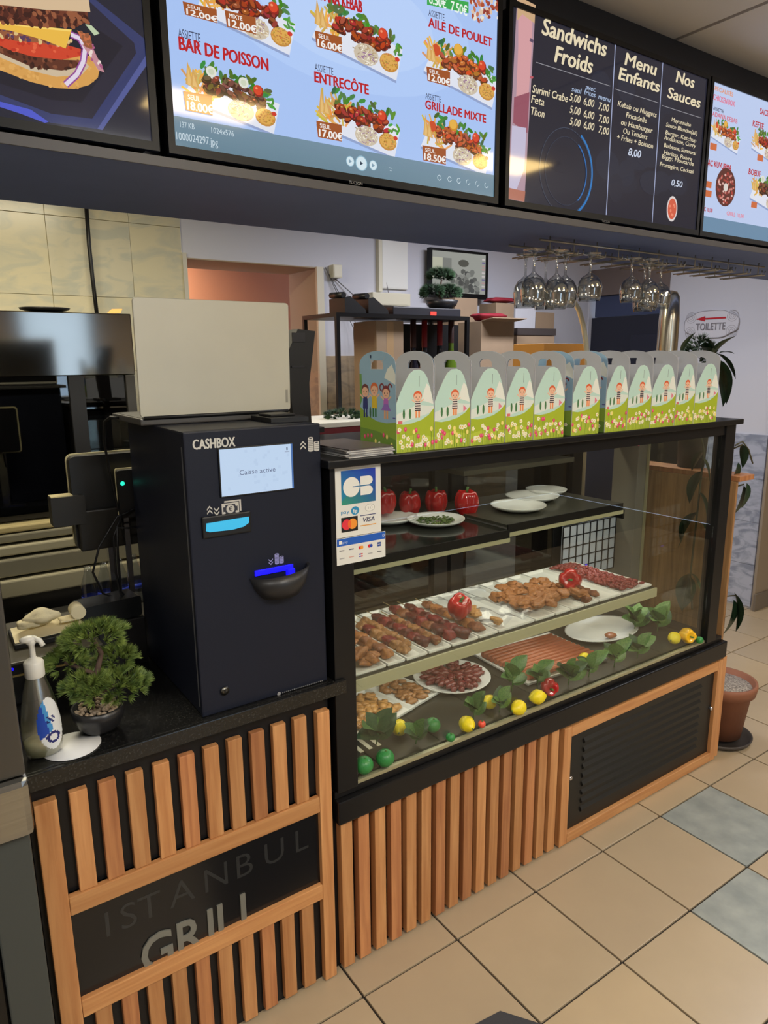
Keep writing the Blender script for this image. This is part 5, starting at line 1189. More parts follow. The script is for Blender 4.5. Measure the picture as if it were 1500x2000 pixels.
for r0, a0, a1, cl, wd_ in ((.098, 0, 6.283, (72, 82, 100), .0012), (.078, 0, 6.283, (58, 66, 84), .001), (.100, -1.1, 1.05, (44, 120, 190), .006), (.078, -.9, 1.0, (44, 110, 180), .0035)): p.arc(q[0], q[1], r0, wd_, a0, a1, cl, 40, sx=.95)
p.tpx('Menu Enfants', (1215, 446), (1288, 454), .005, (46, 44, 120)); p.build('menu_picture', SCREEN, pn)
p = Print((0, TVY-.0022, 0)); q = p.P(1183, 433); p.text('TUCSON', q[0], q[1]-.002, .0055, (120, 120, 124), align='c'); p.build('brand_lettering', PRINT, t)

# screen 4
t, pn, p, _ = tv(2.043, 2.83, 1.902, 2.332, 'menu screen with dishes on pale blue, cut by the right edge')
p.rect(2.055, 1.916, 2.818, 2.320, (190, 206, 240)); zb = p.P(1365, 420)[1]; p.rect(2.055, 1.916, 2.818, zb, (110, 142, 170)); zb2 = p.P(1390, 155)[1]; p.rect(2.055, zb2, 2.818, 2.320, (214, 120, 70)); 
for s, x0, y0, x1, y1, h, cl in (('SPÉCIALITÉS', 1393, 175, 1432, 183, .011, (226, 150, 110)), ('CHICKEN BOX', 1393, 194, 1435, 206, .014, (226, 110, 140)), ('ASSIETTE', 1393, 214, 1413, 219, .008, INK), ('ADANA KEBAB', 1391, 226, 1440, 240, .012, (214, 110, 130)), ('SAC KUVURMA', 1379, 322, 1428, 332, .016, REDT), ('SACS', 1484, 222, 1500, 227, .016, REDT), ('KEFTE', 1470, 246, 1491, 252, .016, REDT), ('BOEUF', 1462, 340, 1485, 346, .016, REDT), ('SAC 10,00', 1369, 411, 1391, 415, .011, REDT), ('GRILL 18,00', 1419, 420, 1452, 426, .011, (226, 130, 150))): p.tpx(s, (x0, y0), (x1, y1), h, cl, bold=.03)
food(p, 1417, 268, 56, 21, 2); food(p, 1496, 290, 56, 22, 0); food(p, 1500, 385, 70, 23, 1)
q = p.P(1417, 366); p.ell(q[0], q[1], .054, .054, (96, 50, 44), 26)
for k in range(90):
    a = r_.uniform(0, 6.28); s = .045*math.sqrt(r_.random()); p.ell(q[0]+s*math.cos(a), q[1]+s*math.sin(a), .005, .0035, r_.choice([(206, 130, 120), (176, 70, 60), (226, 180, 170), (140, 60, 56)]), 6)
p.ell(q[0], q[1], .012, .012, (220, 214, 206), 14)
for x, y in ((1388, 286), (1480, 308), (1378, 360), (1378, 378), (1468, 400)): a = p.P(x, y); p.rect(a[0]-.004, a[1]-.008, a[0]+.03, a[1]+.010, (206, 110, 66))
p.build('menu_picture', SCREEN, pn)

# ============================================================ GLASS RACK UNDER THE SOFFIT
t = thing('glass_rack', 'wire stemware rack hanging beneath the soffit', 'rack', (1.95, .16, 1.88))
WIRE = mat('rack_wire', (176, 170, 156), .3, metal=.8)
for y in (.115, .235):
    b = MB(); b.tube([(1.52, y, 1.868), (2.70, y, 1.868)], .003, 6); b.build('rail', WIRE, t)
for k in range(12):
    x = 1.56+.10*k; b = MB(); b.tube([(x, .10, 1.852), (x, .10, 1.838), (x, .26, 1.838)], .0022, 6); b.tube([(x+.022, .10, 1.852), (x+.022, .10, 1.838), (x+.022, .26, 1.838)], .0022, 6)
    b.tube([(x, .115, 1.8795), (x, .115, 1.838)], .0018, 6); b.tube([(x+.022, .235, 1.8795), (x+.022, .235, 1.838)], .0018, 6); b.build('hanger', WIRE, t)
WG = glassmat('wine_glass', (.90, .91, .90), 4.0, .05)
def wineglass(x, y, r, h, label, first=None):
    if first: return dup(first, (x, y, 1.843), label, scale=(r/.036, r/.036, h/.15))
    t = thing('wine_glass', label, 'wine glass', (x, y, 1.843), 'wine glasses hanging upside down')
    b = MB(); pr = [(0, 0), (.030, -.001), (.031, -.0025), (.008, -.008), (.0035, -.02), (.0035, -.058), (.010, -.066), (.024, -.076), (.033, -.092), (.036, -.108), (.034, -.130), (.0305, -.15), (.0295, -.15), (.033, -.129), (.035, -.108), (.032, -.093), (.022, -.079), (0, -.072)]
    b.lathe([(a, z) for a, z in pr], (x, y, 1.843), 26); b.build('glass', WG, t); return t
gl = [(1.505, .12, .034, .155, 'wine glass hanging at the far left of the rack'), (1.575, .10, .036, .158, 'wine glass second from the left on the rack'), (1.555, .20, .034, .150, 'wine glass behind the second from the left'),
      (1.645, .13, .036, .150, 'wine glass hanging before the cream hose'), (1.66, .22, .034, .15, 'wine glass behind the one before the cream hose'), (1.705, .09, .036, .132, 'wine glass at the right of the left cluster'),
      (1.895, .09, .033, .13, 'wine glass at the left of the right cluster'), (1.962, .075, .034, .142, 'wine glass in front in the right cluster'), (2.03, .14, .034, .15, 'wine glass deep in the right cluster'), (2.10, .13, .036, .14, 'wine glass over the chrome column'), (2.135, .20, .034, .14, 'wine glass at the far right of the rack')]
g0_ = None
for x, y, r, h, lb in gl:
    o = wineglass(x, y, r, h, lb, g0_); g0_ = g0_ or o

# ============================================================ KITCHEN BEHIND
# chicken oven
t = thing('oven', 'large stainless oven with a steel canopy and dark glass front', 'oven', (.3, 1.9, 0))
b = MB(); b.box((-1.2, 1.6, 1.500), (.812, 2.18, 1.735), .004); b.build('canopy', mat('canopy_steel', (150, 146, 140), .09, metal=1), t)
b = MB(); b.box((-1.2, 1.64, 1.03), (.80, 2.18, 1.4995)); b.bm.free()
OV = mat('oven_interior', (34, 34, 36), .4)
b = MB(); b.box((-1.2, 2.12, .98), (.80, 2.18, 1.4995)); b.box((-1.2, 1.64, .96), (.80, 2.12, .98)); b.build('cavity', OV, t)
b = MB(); b.box((.772, 1.60, .98), (.808, 2.18, 1.4995), .002); b.build('jamb', STEELD, t)
b = MB(); b.box((-1.2, 1.615, .985), (.771, 1.62, 1.4995)); b.build('glass_door', glassmat('oven_glass', (.45, .47, .5), 1.0, .10, .02), t)
for x in (-.25, .17, .56):
    b = MB(); b.box((x, 1.60, .985), (x+.055, 1.6145, 1.4995)); b.build('door_frame', OV, t)
for k in range(4):
    b = MB()
    for j in range(22): x = -.2+.02*j; b.box((x, 1.72, 1.1+.1*k), (x+.002, 2.08, 1.102+.1*k))
    b.box((-.2, 1.72, 1.098+.1*k), (.22, 1.726, 1.106+.1*k)); b.box((.21, 1.72, 1.098+.1*k), (.217, 2.08, 1.106+.1*k)); o = b.build('rack', mat('oven_rack', (60, 64, 66), .3, metal=.8), t)
b = MB(); b.box((.62, 1.7, 1.15), (.76, 2.0, 1.34), .004); b.build('burner_box', STEELD, t)
for x, z in ((.70, 1.40), (.70, 1.07)): b = MB(); b.lathe([(0, -.02), (.012, -.02), (.014, 0), (0, 0)], (x, 1.69, z), 12, axis='y'); b.build('knob', STEEL, t)
SE = mat('steel_edge', (178, 172, 146), .35, metal=.3); SE2 = mat('steel_edge_dull', (134, 130, 112), .4, metal=.3)
t = thing('steel_unit', 'stainless steel unit with stacked shelf edges under the oven', 'kitchen unit', (.3, 1.8, 0))
for z0, z1, yy, m in ((.70, .765, 1.50, SE), (.775, .84, 1.52, SE2), (.85, .885, 1.54, SE), (.895, .925, 1.56, SE2), (.93, .955, 1.57, mat('steel_edge_warm', (206, 190, 140), .35, metal=.4))):
    b = MB(); b.box((-1.2, yy, z0), (.80, 2.18, z1), .006); b.build('shelf_edge', m, t)
b = MB(); b.box((-1.2, 1.55, 0), (.80, 2.18, .699)); b.build('body', STEELD, t)
b = MB(); b.lathe([(0, 0), (.045, 0), (.085, .012), (.09, .018), (.083, .016), (.045, .006), (0, .006)], (.52, 1.70, 1.7355), 32); tag(b.build('black_pan', RUBBER), 'flat black dish lying on top of the oven canopy', 'dish')
b = MB(); b.box((.82, 1.75, 1.74), (.86, 1.80, 1.762)); b.bm.free()
t = thing('orange_label', 'small orange packet on the oven canopy beside the cable', 'packet', (.77, 1.66, 1.735)); b = MB(); b.prism([(0, 0), (.055, .005), (.065, .022), (.025, .02)], (.735, 1.66, 1.7358), (1, 0, 0), (0, .3, 1), (0, .01, 0)); b.build('packet', mat('orange_paper', (226, 158, 84), .6), t)
b = MB(); b.tube([at(168, 395, 'y', 2.12), at(174, 480, 'y', 2.12), at(181, 545, 'y', 2.12), at(189, 612, 'y', 2.12)], .009, 8); tag(b.build('wall_cable', RUBBER), 'thick black cable running down the marble tiles', 'cable')
t = thing('bottle_stack', 'row of water bottles with blue caps behind the till screen', 'bottles', (.55, 1.35, .6))
for k in range(4):
    x = .50+.06*k; b = MB(); b.lathe([(0, 0), (.026, 0), (.028, .01), (.028, .12), (.012, .17), (.012, .19), (0, .19)], (x, 1.30+.02*k, .64), 16); b.build('bottle', glassmat('water_plastic', (.86, .9, .94), 1.4, .08, .05), t)
    b = MB(); b.lathe([(.0285, 0), (.029, .0), (.029, .02), (.0285, .02)], (x, 1.30+.02*k, .70), 16); b.build('band', mat('blue_band', (40, 60, 170), .4), t)
b = MB(); b.box((.30, 1.18, .60), (.78, 1.48, .64), .004); b.box((.36, 1.25, 0), (.70, 1.42, .5995)); b.build('shelf', STEELD, t)

# black rack with boxes, bottles, phones
RY0, RY1 = 1.45, 1.75
a0 = at(657, 618, 'y', RY0); a1 = at(912, 620, 'y', RY0); RZ = a0.z
t = thing('black_shelf', 'black metal shelf frame against the white kitchen wall', 'shelf', ((a0.x+a1.x)/2, 1.6, 0))
for nm, x, y in (('leg', a0.x, RY0), ('leg', a1.x, RY0), ('leg', a0.x, RY1), ('leg', a1.x, RY1)):
    b = MB(); b.box((x, y, 0), (x+.018, y+.018, RZ)); b.build(nm, BLACKM, t)
b = MB(); b.box((a0.x, RY0, RZ), (a1.x+.018, RY1+.018, RZ+.018)); b.build('top', BLACKM, t)
for z in (1.30, .8):
    b = MB(); b.box((a0.x, RY0+.02, z-.3), (a1.x+.018, RY1, z-.285)); b.build('board', BLACKM, t)
SH = 1.30-.285+.001; S1 = SH
def onbox(name, px0, px1, y, ztop, label, m=CARD, dpt=.25, zb=S1, grp=None, flap=False):
    xa = at(px0, 640, 'y', y).x; xb = at(px1, 640, 'y', y).x; t = thing(name, label, 'box', ((xa+xb)/2, y, zb), grp)
    b = MB(); b.box((xa, y, zb), (xb, y+dpt, ztop), .002); b.build('carton', m, t)
    b = MB(); b.box(((xa+xb)/2-.02, y-.0006, zb+.01), ((xa+xb)/2+.02, y-.0001, ztop-.005)); b.build('tape', mat('parcel_tape', (176, 146, 110), .3), t)
    if flap:
        b = MB(); b.prism([(0, 0), (xb-xa, 0), (xb-xa, .12), (0, .12)], (xa, y-.002, ztop), (1, 0, 0), (0, -.9, .25), (0, 0, .004)); b.build('flap', m, t)
    return xa, xb
onbox('cardboard_box', 735, 788, RY0+.04, RZ-.01, 'tall cardboard box standing in the black shelf', dpt=.2)
b = MB(); x0 = at(792, 640, 'y', 1.62).x; x1 = at(905, 640, 'y', 1.62).x; b.box((x0, 1.66, S1), (x1-.0, 1.70, RZ-.012)); tag(b.build('black_backing', BLACK), 'black board behind the wine bottles', 'board')
def wine(px, y, label, glass, cap, lab, top=626):
    q = at(px, 640, 'y', y); h = at(px, top, 'y', y).z-S1; t = thing('wine_bottle', label, 'bottle', (q.x, y, S1), 'wine bottles in the black shelf'); s = h/.30
    b = MB(); b.lathe([(0, 0), (.036, 0), (.038, .01), (.038, .17), (.034, .195), (.016, .225), (.014, .235), (.014, .30), (0, .30)], (0, 0, 0), 18)
    for v in b.bm.verts: v.co = Vector((v.co.x+q.x, v.co.y+y, v.co.z*s+S1))
    b.build('glass', glass, t)
    b = MB(); b.lathe([(.0148, .245), (.0148, .301), (0, .301)], (0, 0, 0), 14)
    for v in b.bm.verts: v.co = Vector((v.co.x+q.x, v.co.y+y, v.co.z*s+S1))
    b.build('capsule', cap, t)
    b = MB(); b.lathe([(.0386, .07), (.0386, .155)], (0, 0, 0), 18)
    for v in b.bm.verts: v.co = Vector((v.co.x+q.x, v.co.y+y, v.co.z*s+S1))
    b.build('label', lab, t)
DG = mat('dark_bottle_glass', (22, 20, 30), .12, spec=.8); GG = mat('green_bottle_glass', (92, 120, 30), .12, spec=.8); LW = mat('wine_label', (214, 208, 214), .5); RC = mat('red_capsule', (140, 36, 40), .4); BC = mat('brown_capsule', (70, 44, 40), .4)
wine(807, 1.56, 'dark wine bottle at the left with a brown neck', DG, BC, DG); wine(829, 1.56, 'dark wine bottle second from the left with a red neck', DG, RC, LW); wine(859, 1.56, 'dark wine bottle with a pale label and red neck', DG, RC, LW, 622); wine(881, 1.56, 'green wine bottle at the right of the shelf', GG, BC, LW, 616)
for px, lb in ((875, 'white cloth behind the green bottle'), (899, 'white printed bag at the right end of the black shelf')):
    q = at(px, 640, 'y', 1.64); b = MB(); b.prism([(-.05, 0), (.05, 0), (.035, .30), (.02, .36), (-.02, .36), (-.035, .3)], (q.x, 1.64, S1), (1, 0, 0), (0, 0, 1), (0, .015, 0)); tag(b.build('white_bag', mat('white_bag', (206, 208, 218), .6)), lb, 'bag')
# phones and modem
for px, lb in ((690, 'left of two black desk phones on the shelf'), (735, 'right of two black desk phones on the shelf')):
    q = at(px, 606, 'y', 1.5); t = thing('desk_phone', lb, 'phone', (q.x, 1.55, RZ+.018)); z = RZ+.0182
    b = MB(); b.prism([(0, 0), (.115, 0), (.11, .02), (.03, .075), (0, .07)], (q.x-.05, 1.49, z), (1, 0, 0), (0, 0, 1), (0, .14, 0)); b.build('base', RUBBER, t)
    b = MB(); b.prism([(.036, .0745), (.098, .036), (.097, .034), (.035, .0725)], (q.x-.05, 1.51, z), (1, 0, 0), (0, 0, 1), (0, .10, 0)); b.build('face', mat('phone_face', (120, 122, 126), .3), t)
    b = MB(); b.tube([(q.x-.05, 1.50, z+.08), (q.x-.05, 1.61, z+.085)], .014, 8); b.build('handset', RUBBER, t)
q0 = at(768, 600, 'y', 1.5); q1 = at(900, 600, 'y', 1.5); t = thing('network_box', 'black network box with a red lamp on top of the shelf', 'router', (q0.x, 1.55, RZ+.018))
b = MB(); b.box((q0.x, 1.5, RZ+.0182), (q1.x, 1.68, RZ+.058), .004); b.build('case', mat('router_black', (40, 40, 46), .4), t)
q = at(847, 612, 'y', 1.498); b = MB(); b.box((q.x-.02, 1.4965, RZ+.022), (q.x+.016, 1.4995, RZ+.040)); b.build('red_lamp', mat('red_lamp', (226, 60, 50), .4, emis=.8), t)
# small bonsai on it
q = at(870, 592, 'y', 1.57); bz = RZ+.0585; t = thing('shelf_bonsai', 'small green bonsai in a dark bowl on the black shelf before the television', 'plant', (q.x, 1.6, bz))
b = MB(); b.lathe([(0, 0), (.05, 0), (.075, .02), (.085, .045), (.078, .045), (0, .04)], (q.x, 1.6, bz), 24); b.build('bowl', mat('bowl_black', (36, 36, 38), .35), t)
b = MB(); b.tube([(q.x, 1.6, bz+.04), (q.x-.02, 1.6, bz+.09), (q.x+.0, 1.6, bz+.15)], .008, 6, r1=.004); b.build('trunk', mat('bark', (92, 72, 62), .8), t)
b = MB(); tufts(b, (q.x-.01, 1.6, bz+.165), .06, .05, .03, 150, .030, 26, 31, .0022); tufts(b, (q.x+.05, 1.6, bz+.085), .06, .05, .035, 160, .030, 26, 32, .0022); tufts(b, (q.x-.06, 1.6, bz+.08), .055, .05, .035, 130, .030, 26, 33, .0022)
o = b.build('foliage', mat('bonsai_green', (66, 96, 62), .6, rgb2=(36, 58, 40), nscale=30), t); o['kind'] = 'stuff'
b = MB(); g = at(670, 805, 'y', 1.2)
tufts(b, (g.x, 1.2, g.z-.015), .08, .06, .025, 130, .02, 20, 44, .002); o = b.build('green_garland', mat('bonsai_green', (66, 96, 62), .6)); tag(o, 'small heap of artificial green leaves behind the brochures', 'garland', kind='stuff')
t = thing('white_counter', 'white kitchen counter edge behind the brochures', 'counter', (1.5, 1.2, 0)); g2 = at(640, 826, 'y', 1.05)
b = MB(); b.box((1.2, 1.05, g2.z-.02), (1.95, 1.40, g2.z), .003); b.build('top', WHITEP, t); b = MB(); b.box((1.2, 1.06, g2.z-.05), (1.95, 1.40, g2.z-.0205)); b.build('red_edge', mat('dark_red_edge', (110, 26, 40), .5), t); b = MB(); b.box((1.22, 1.08, 0), (1.93, 1.38, g2.z-.0505)); b.build('body', BLACK, t)
# wall television
T0 = at(838, 483, 'y', 2.14); T1 = at(952, 490, 'y', 2.14); zB = at(900, 583, 'y', 2.14).z; zt = T0.z
t = thing('wall_television', 'small wall television showing a blurred grey picture', 'television', ((T0.x+T1.x)/2, 2.15, zB))
b = MB(); b.prism([(T0.x, zB), (T1.x, zB), (T1.x, zt), (T0.x, zt)], (0, 2.13, 0), (1, 0, 0), (0, 0, 1), (0, .03, 0), [[(T0.x+.018, zB+.03), (T1.x-.014, zB+.03), (T1.x-.014, zt-.014), (T0.x+.018, zt-.014)]]); b.build('bezel', mat('tv_bezel', (12, 12, 13), .42, spec=.3), t)
b = MB(); b.box((T0.x+.01, 2.140, zB+.02), (T1.x-.01, 2.165, zt-.01)); pn = b.build('display_panel', mat('tv_glass', (8, 8, 10), .06), t); b = MB(); b.box((T0.x+.1, 2.1655, zB+.08), (T1.x-.1, 2.1985, zt-.08)); b.build('wall_bracket', RUBBER, t)
p = Print((0, 2.1395, 0)); X, Y, W2, H2 = T0.x+.018, zB+.03, T1.x-T0.x-.032, zt-zB-.044
p.rect(X, Y, X+W2, Y+H2, (172, 174, 166)); p.rect(X, Y+.35*H2, X+.2*W2, Y+.85*H2, (206, 206, 184)); p.rect(X+.2*W2, Y+.4*H2, X+.36*W2, Y+.85*H2, (140, 142, 136))
for k in range(60): p.ell(X+W2*r_.uniform(.35, .85), Y+H2*r_.uniform(.05, .55), .02, .016, r_.choice([(100, 102, 98), (130, 132, 126), (150, 152, 146), (84, 86, 84)]), 9)
p.ell(X+.58*W2, Y+.75*H2, .10*W2, .09*H2, (92, 92, 84), 14)
for k in range(10): p.rect(X+.93*W2, Y+H2*(.1+.085*k), X+.99*W2, Y+H2*(.14+.085*k), r_.choice([(200, 160, 160), (120, 110, 160), (220, 210, 210)]))
p.build('picture', printmat('dim_screen', True, .7), pn)
# electrical boxes and conduits
def wbox(name, px0, py0, px1, py1, label, d=.05, m=CREAMP, cat='junction box'):
    A = at(px0, py0, 'y', 2.2-d); B = at(px1, py1, 'y', 2.2-d); t = thing(name, label, cat, ((A.x+B.x)/2, 2.2, min(A.z, B.z)))
    b = MB(); b.box((A.x, 2.2-d, B.z), (B.x, 2.1995, A.z), .004); b.build('body', m, t); b = MB(); b.box((A.x+.006, 2.1985-d, B.z+.006), (B.x-.006, 2.1997-d, A.z-.006), .001); b.build('cover', m, t)
wbox('junction_box', 651, 516, 669, 543, 'small cream junction box beside the opening'); wbox('fuse_box', 728, 570, 802, 598, 'wide cream fuse box above the black shelf', .06)
wbox('conduit_cover', 745, 465, 797, 566, 'wide white conduit cover panel above the fuse box', .02, WHITEP, 'conduit'); 
b = MB(); A = at(741, 465, 'y', 2.18); B = at(742, 570, 'y', 2.18); b.box((A.x-.012, 2.17, B.z), (A.x+.012, 2.1995, CZ-.01)); tag(b.build('conduit', CREAMP), 'narrow cream conduit left of the white cover panel', 'conduit')
for k, (a, c_) in enumerate((((635, 522), (690, 640)), ((642, 535), (700, 640)), ((655, 545), (728, 600)), ((748, 520), (770, 640)))):
    A = at(*a, 'y', 2.19); B = at(*c_, 'y', 2.15); b = MB(); b.tube([A, (A+B)/2+Vector((.01, 0, -.02)), B, B+Vector((.02, 0, -.4))], .0025, 6); tag(b.build('thin_wire', mat('grey_wire', (112, 110, 112), .5)), ['thin grey wire nearest the opening on the kitchen wall', 'second thin grey wire from the opening', 'thin grey wire sloping towards the fuse box', 'thin grey wire crossing the fuse box'][k], 'wire')
# cardboard boxes right of the shelf, standing on a bench
BT = 1.20
t = thing('storage_bench', 'low bench carrying the cardboard boxes in the kitchen', 'bench', (3.0, 1.9, 0)); b = MB(); b.box((2.55, 1.66, BT-.03), (3.70, 2.18, BT-.001), .003); b.build('top', STEELD, t)
for x in (2.57, 3.65):
    for y in (1.68, 2.13): b = MB(); b.box((x, y, 0), (x+.03, y+.03, BT-.0305)); b.build('leg', STEELD, t)
def cbox(px0, px1, ptop, y, label, m=CARD, dpt=.2, zb=BT, flap=False, nm='cardboard_box'):
    xa = at(px0, 640, 'y', y).x; xb = at(px1, 640, 'y', y).x; zt_ = at((px0+px1)/2, ptop, 'y', y).z; t = thing(nm, label, 'box', ((xa+xb)/2, y, zb), None)
    b = MB(); b.box((xa, y, zb), (xb, y+dpt, zt_), .002); b.build('carton', m, t)
    if flap: b = MB(); b.prism([(0, 0), (xb-xa, 0), (xb-xa+.01, .10), (0, .10)], (xa, y-.001, zt_), (1, 0, 0), (0, -.9, .12), (0, 0, .004)); b.build('flap', m, t)
    return xa, xb, zt_, t
cbox(888, 932, 582, 1.95, 'tall cardboard box standing behind the black shelf'); A_ = cbox(940, 1004, 628, 1.70, 'open cardboard box with a red cloth on it', flap=True)
B_ = cbox(968, 1003, 592, 1.92, 'cardboard box behind the open box', dpt=.15); C_ = cbox(1006, 1045, 592, 1.93, 'white carton beside the cardboard boxes', mat('white_carton', (206, 206, 212), .5), .2)
D_ = cbox(1010, 1084, 655, 1.72, 'low cardboard box with a dark top at the right of the pile'); b = MB(); b.box((D_[0]-.002, 1.715, D_[2]+.001), (D_[1]+.005, 1.92, D_[2]+.04)); b.build('lid', mat('dark_lid', (62, 54, 52), .6), D_[3])
RCL = mat('red_cloth', (140, 28, 44), .8, bump=.6, bscale=40)
b = MB(); b.blob(((A_[0]+A_[1])/2-.01, 1.76, A_[2]+.028), .09, 1.25, .8, .26, 3, .22, 6, seed=2); tag(b.build('red_cloth', RCL), 'crumpled dark red cloth on the open cardboard box', 'cloth')
b = MB(); b.blob(((B_[0]+B_[1])/2+.02, 1.99, B_[2]+.020), .10, 1.1, .7, .16, 3, .2, 6, seed=6); tag(b.build('red_cloth', RCL), 'second dark red cloth on the rear cardboard box', 'cloth')
cbox(1046, 1082, 610, 1.98, 'small brown cardboard box against the grey wall', dpt=.15)
b = MB(); A = at(1140, 590, 'y', 1.3); 
# grey shaded partition before the navy door
t = thing('orange_box', 'flat orange carton lying behind the gift boxes', 'box', (2.2, .75, 1.3)); A = at(1062, 690, 'y', .80); B = at(1148, 690, 'y', .80); zt_ = at(1100, 671, 'y', .80).z
b = MB(); b.box((A.x, .80, 1.45), (B.x, .98, zt_), .002); b.build('carton', mat('orange_carton', (226, 158, 74), .5), t); b = MB(); b.box((A.x+.02, .85, 0), (B.x-.02, .95, 1.4495)); b.build('stand', BLACK, t)
HOSE = mat('cream_hose', (206, 198, 170), .4)
pts = [at(x, y, 'y', .75) for x, y in ((1108, 583), (1120, 588), (1131, 606), (1139, 635), (1144, 665), (1147, 700), (1148, 740))]; pts.append(Vector((pts[-1].x, .75, .9)))
b = MB(); b.tube(pts, .011, 10); t = thing('gooseneck_lamp', 'cream curved tube rising behind the gift boxes', 'lamp', (pts[-1].x, .75, 0)); b.build('tube', HOSE, t); b = MB(); b.box((pts[-1].x-.05, .70, 0), (pts[-1].x+.05, .80, .9)); b.build('stand', BLACK, t)
q = at(1302, 690, 'y', .62); qt = at(1302, 566, 'y', .62); t = thing('beer_tower', 'tall polished metal column with a rounded top behind the gift boxes', 'beer tap', (q.x, .62, 0)); h = qt.z; R_ = .044
b = MB(); b.lathe([(R_*1.05, 1.2), (R_*1.05, 1.3), (R_, h-.13), (R_*.86, h-.03), (R_*.6, h-.008), (0, h)], (q.x, .62, 0), 32); b.build('column', mat('polished_nickel', (206, 200, 184), .22, metal=1), t); b = MB(); b.box((q.x-.08, .56, 0), (q.x+.08, .70, 1.1995)); b.build('plinth', BLACK, t)
# toilet sign
s0 = at(1335, 636, 'x', RX-.012); s1 = at(1444, 632, 'x', RX-.012); cy, cz = (s0.y+s1.y)/2, (at(1390, 606, 'x', RX-.012).z+at(1390, 660, 'x', RX-.012).z)/2; hw = (s0.y-s1.y)/2; hh = (at(1390, 604, 'x', RX-.012).z-at(1390, 662, 'x', RX-.012).z)/2
t = thing('toilet_sign', 'white scrolled toilet sign with a red arrow on the right wall', 'sign', (RX-.006, cy, cz))
out = []
for k in range(48):
    a = 2*PI*k/48; c1, s1_ = math.cos(a), math.sin(a); rr = 1+.08*math.cos(4*a)
    out.append((hw*.95*math.copysign(abs(c1)**.55, c1)*rr*.95, hh*.9*math.copysign(abs(s1_)**.55, s1_)*rr*.95))
b = MB(); b.prism(out, (RX-.0008, cy, cz), (0, -1, 0), (0, 0, 1), (-.008, 0, 0)); sg = b.build('board', mat('sign_white', (214, 212, 218), .5), t)
p = Print((RX-.0092, cy, cz), ux=(0, -1, 0), n=(-1, 0, 0), step=5e-5); GR = (150, 146, 152); SW = (214, 212, 218)
for sx in (-1, 1):
    for sy in (-1, 1):
        for r0 in (.36, .22, .10): p.arc(sx*hw*.74, sy*hh*.5, hh*r0, .0022, 0, 6.28, GR, 18)
p.poly([(u*.97, v*.96) for u, v in out][:1]*1+[(0, 0), (0, 0.0001)], SW) if False else None
for a, c_ in zip(out, out[1:]+out[:1]): p.line(a, c_, .003, GR)
p.rect(-hw*.30, hh*.33, hw*.52, hh*.44, (190, 24, 40)); p.poly([(-hw*.55, hh*.38), (-hw*.22, hh*.22), (-hw*.22, hh*.56)], (190, 24, 40)); p.text('TOILETTE', 0, -hh*.38, hh*.46, (132, 128, 134), w=hw*1.05, align='c', bold=.01)
p.build('sign_print', PRINT, sg)
q = at(1250, 472, 'y', 2.1)
# ============================================================ PLANTS AND FLOOR AT THE RIGHT
TC = mat('terracotta', (144, 92, 66), .7, noise=.15, nscale=12)
pc = (2.644, .085, 0)
b = MB(); b.lathe([(0, .001), (.11, .001), (.125, .012), (.130, .026), (.124, .026), (.118, .012), (0, .010)], pc, 40); tag(b.build('pot_saucer', mat('dark_saucer', (66, 60, 56), .5)), 'dark plastic saucer on the floor tiles below the terracotta pot', 'saucer')
t = thing('potted_plant', 'tall rubber plant in a terracotta pot at the right end of the case', 'plant', (pc[0], pc[1], .0265))
b = MB(); b.lathe([(0, .027), (.085, .027), (.110, .215), (.124, .216), (.130, .248), (.128, .262), (.118, .262), (.111, .240), (0, .236)], pc, 40); b.build('pot', TC, t)
b = MB(); b.lathe([(0, .246), (.109, .242), (.1105, .237)], pc, 30); b.build('soil', mat('potting_soil', (72, 62, 56), .9, rgb2=(176, 168, 156), nscale=160), t)
stems = [[(-.02, .02, .26), (-.07, .05, .45), (-.085, .06, .8), (-.085, .05, 1.2)]]
b = MB()
for s in stems: b.tube([(pc[0]+x, pc[1]+y, z) for x, y, z in s], .007, 7, r1=.004)
b.build('stem', mat('plant_stem', (78, 74, 50), .7), t)
LMd = LM[('d', 0)]
# each leaf: base pixel, tip pixel, depth y
def leafpx(par, L_):
    for (bx, by, tx, ty, ya, yb, xlo, xhi) in L_:
        A = at(bx, by, 'y', ya); B = at(tx, ty, 'y', yb)
        if xhi: A = at(bx, by, 'x', xhi-.02); B = at(tx, ty, 'x', xhi)
        else: A.x = max(A.x, xlo); B.x = max(B.x, xlo)
        d = B-A
        if d.length > .015: leafat(par, A, d, d.length*1.02, LMd)
leafpx(t, [(1438, 870, 1458, 905, .05, .05, 2.55, 0), (1435, 880, 1441, 950, .05, .05, 2.55, 0), (1430, 905, 1424, 955, .06, .06, 2.55, 0), (1425, 950, 1463, 992, .02, 0, 2.55, 0), (1420, 955, 1444, 1008, .03, .02, 2.55, 0), (1408, 1180, 1436, 1245, .02, 0, 2.54, 0), (1412, 1165, 1462, 1222, .02, -.02, 2.54, 0)])
st = (pc[0]-.085, pc[1]+.06)
b = MB()
for (bx, by, yy) in ((1438, 870, .05), (1422, 952, .03), (1410, 1172, .02)):
    A = at(bx, by, 'y', yy); A.x = max(A.x, 2.55); b.tube([(st[0], st[1], A.z-.08), (A+Vector((st[0], st[1], A.z-.05)))/2, A], .003, 6)
b.tube([at(1436, 870, 'y', .05), at(1450, 862, 'y', .05), at(1462, 878, 'y', .04), at(1470, 905, 'y', .04)], .003, 6); o = b.build('twig', mat('plant_stem', (78, 74, 50), .7), t); o['kind'] = 'stuff'
t = thing('plank_stand', 'beech plank standing against the right end of the display case', 'plant stand', (2.52, .25, 0))
DARKW = woodmat('darkened_plank', (176, 134, 90), (132, 96, 62))  # wood colour darkened so the plank looks dimmer through the side glass
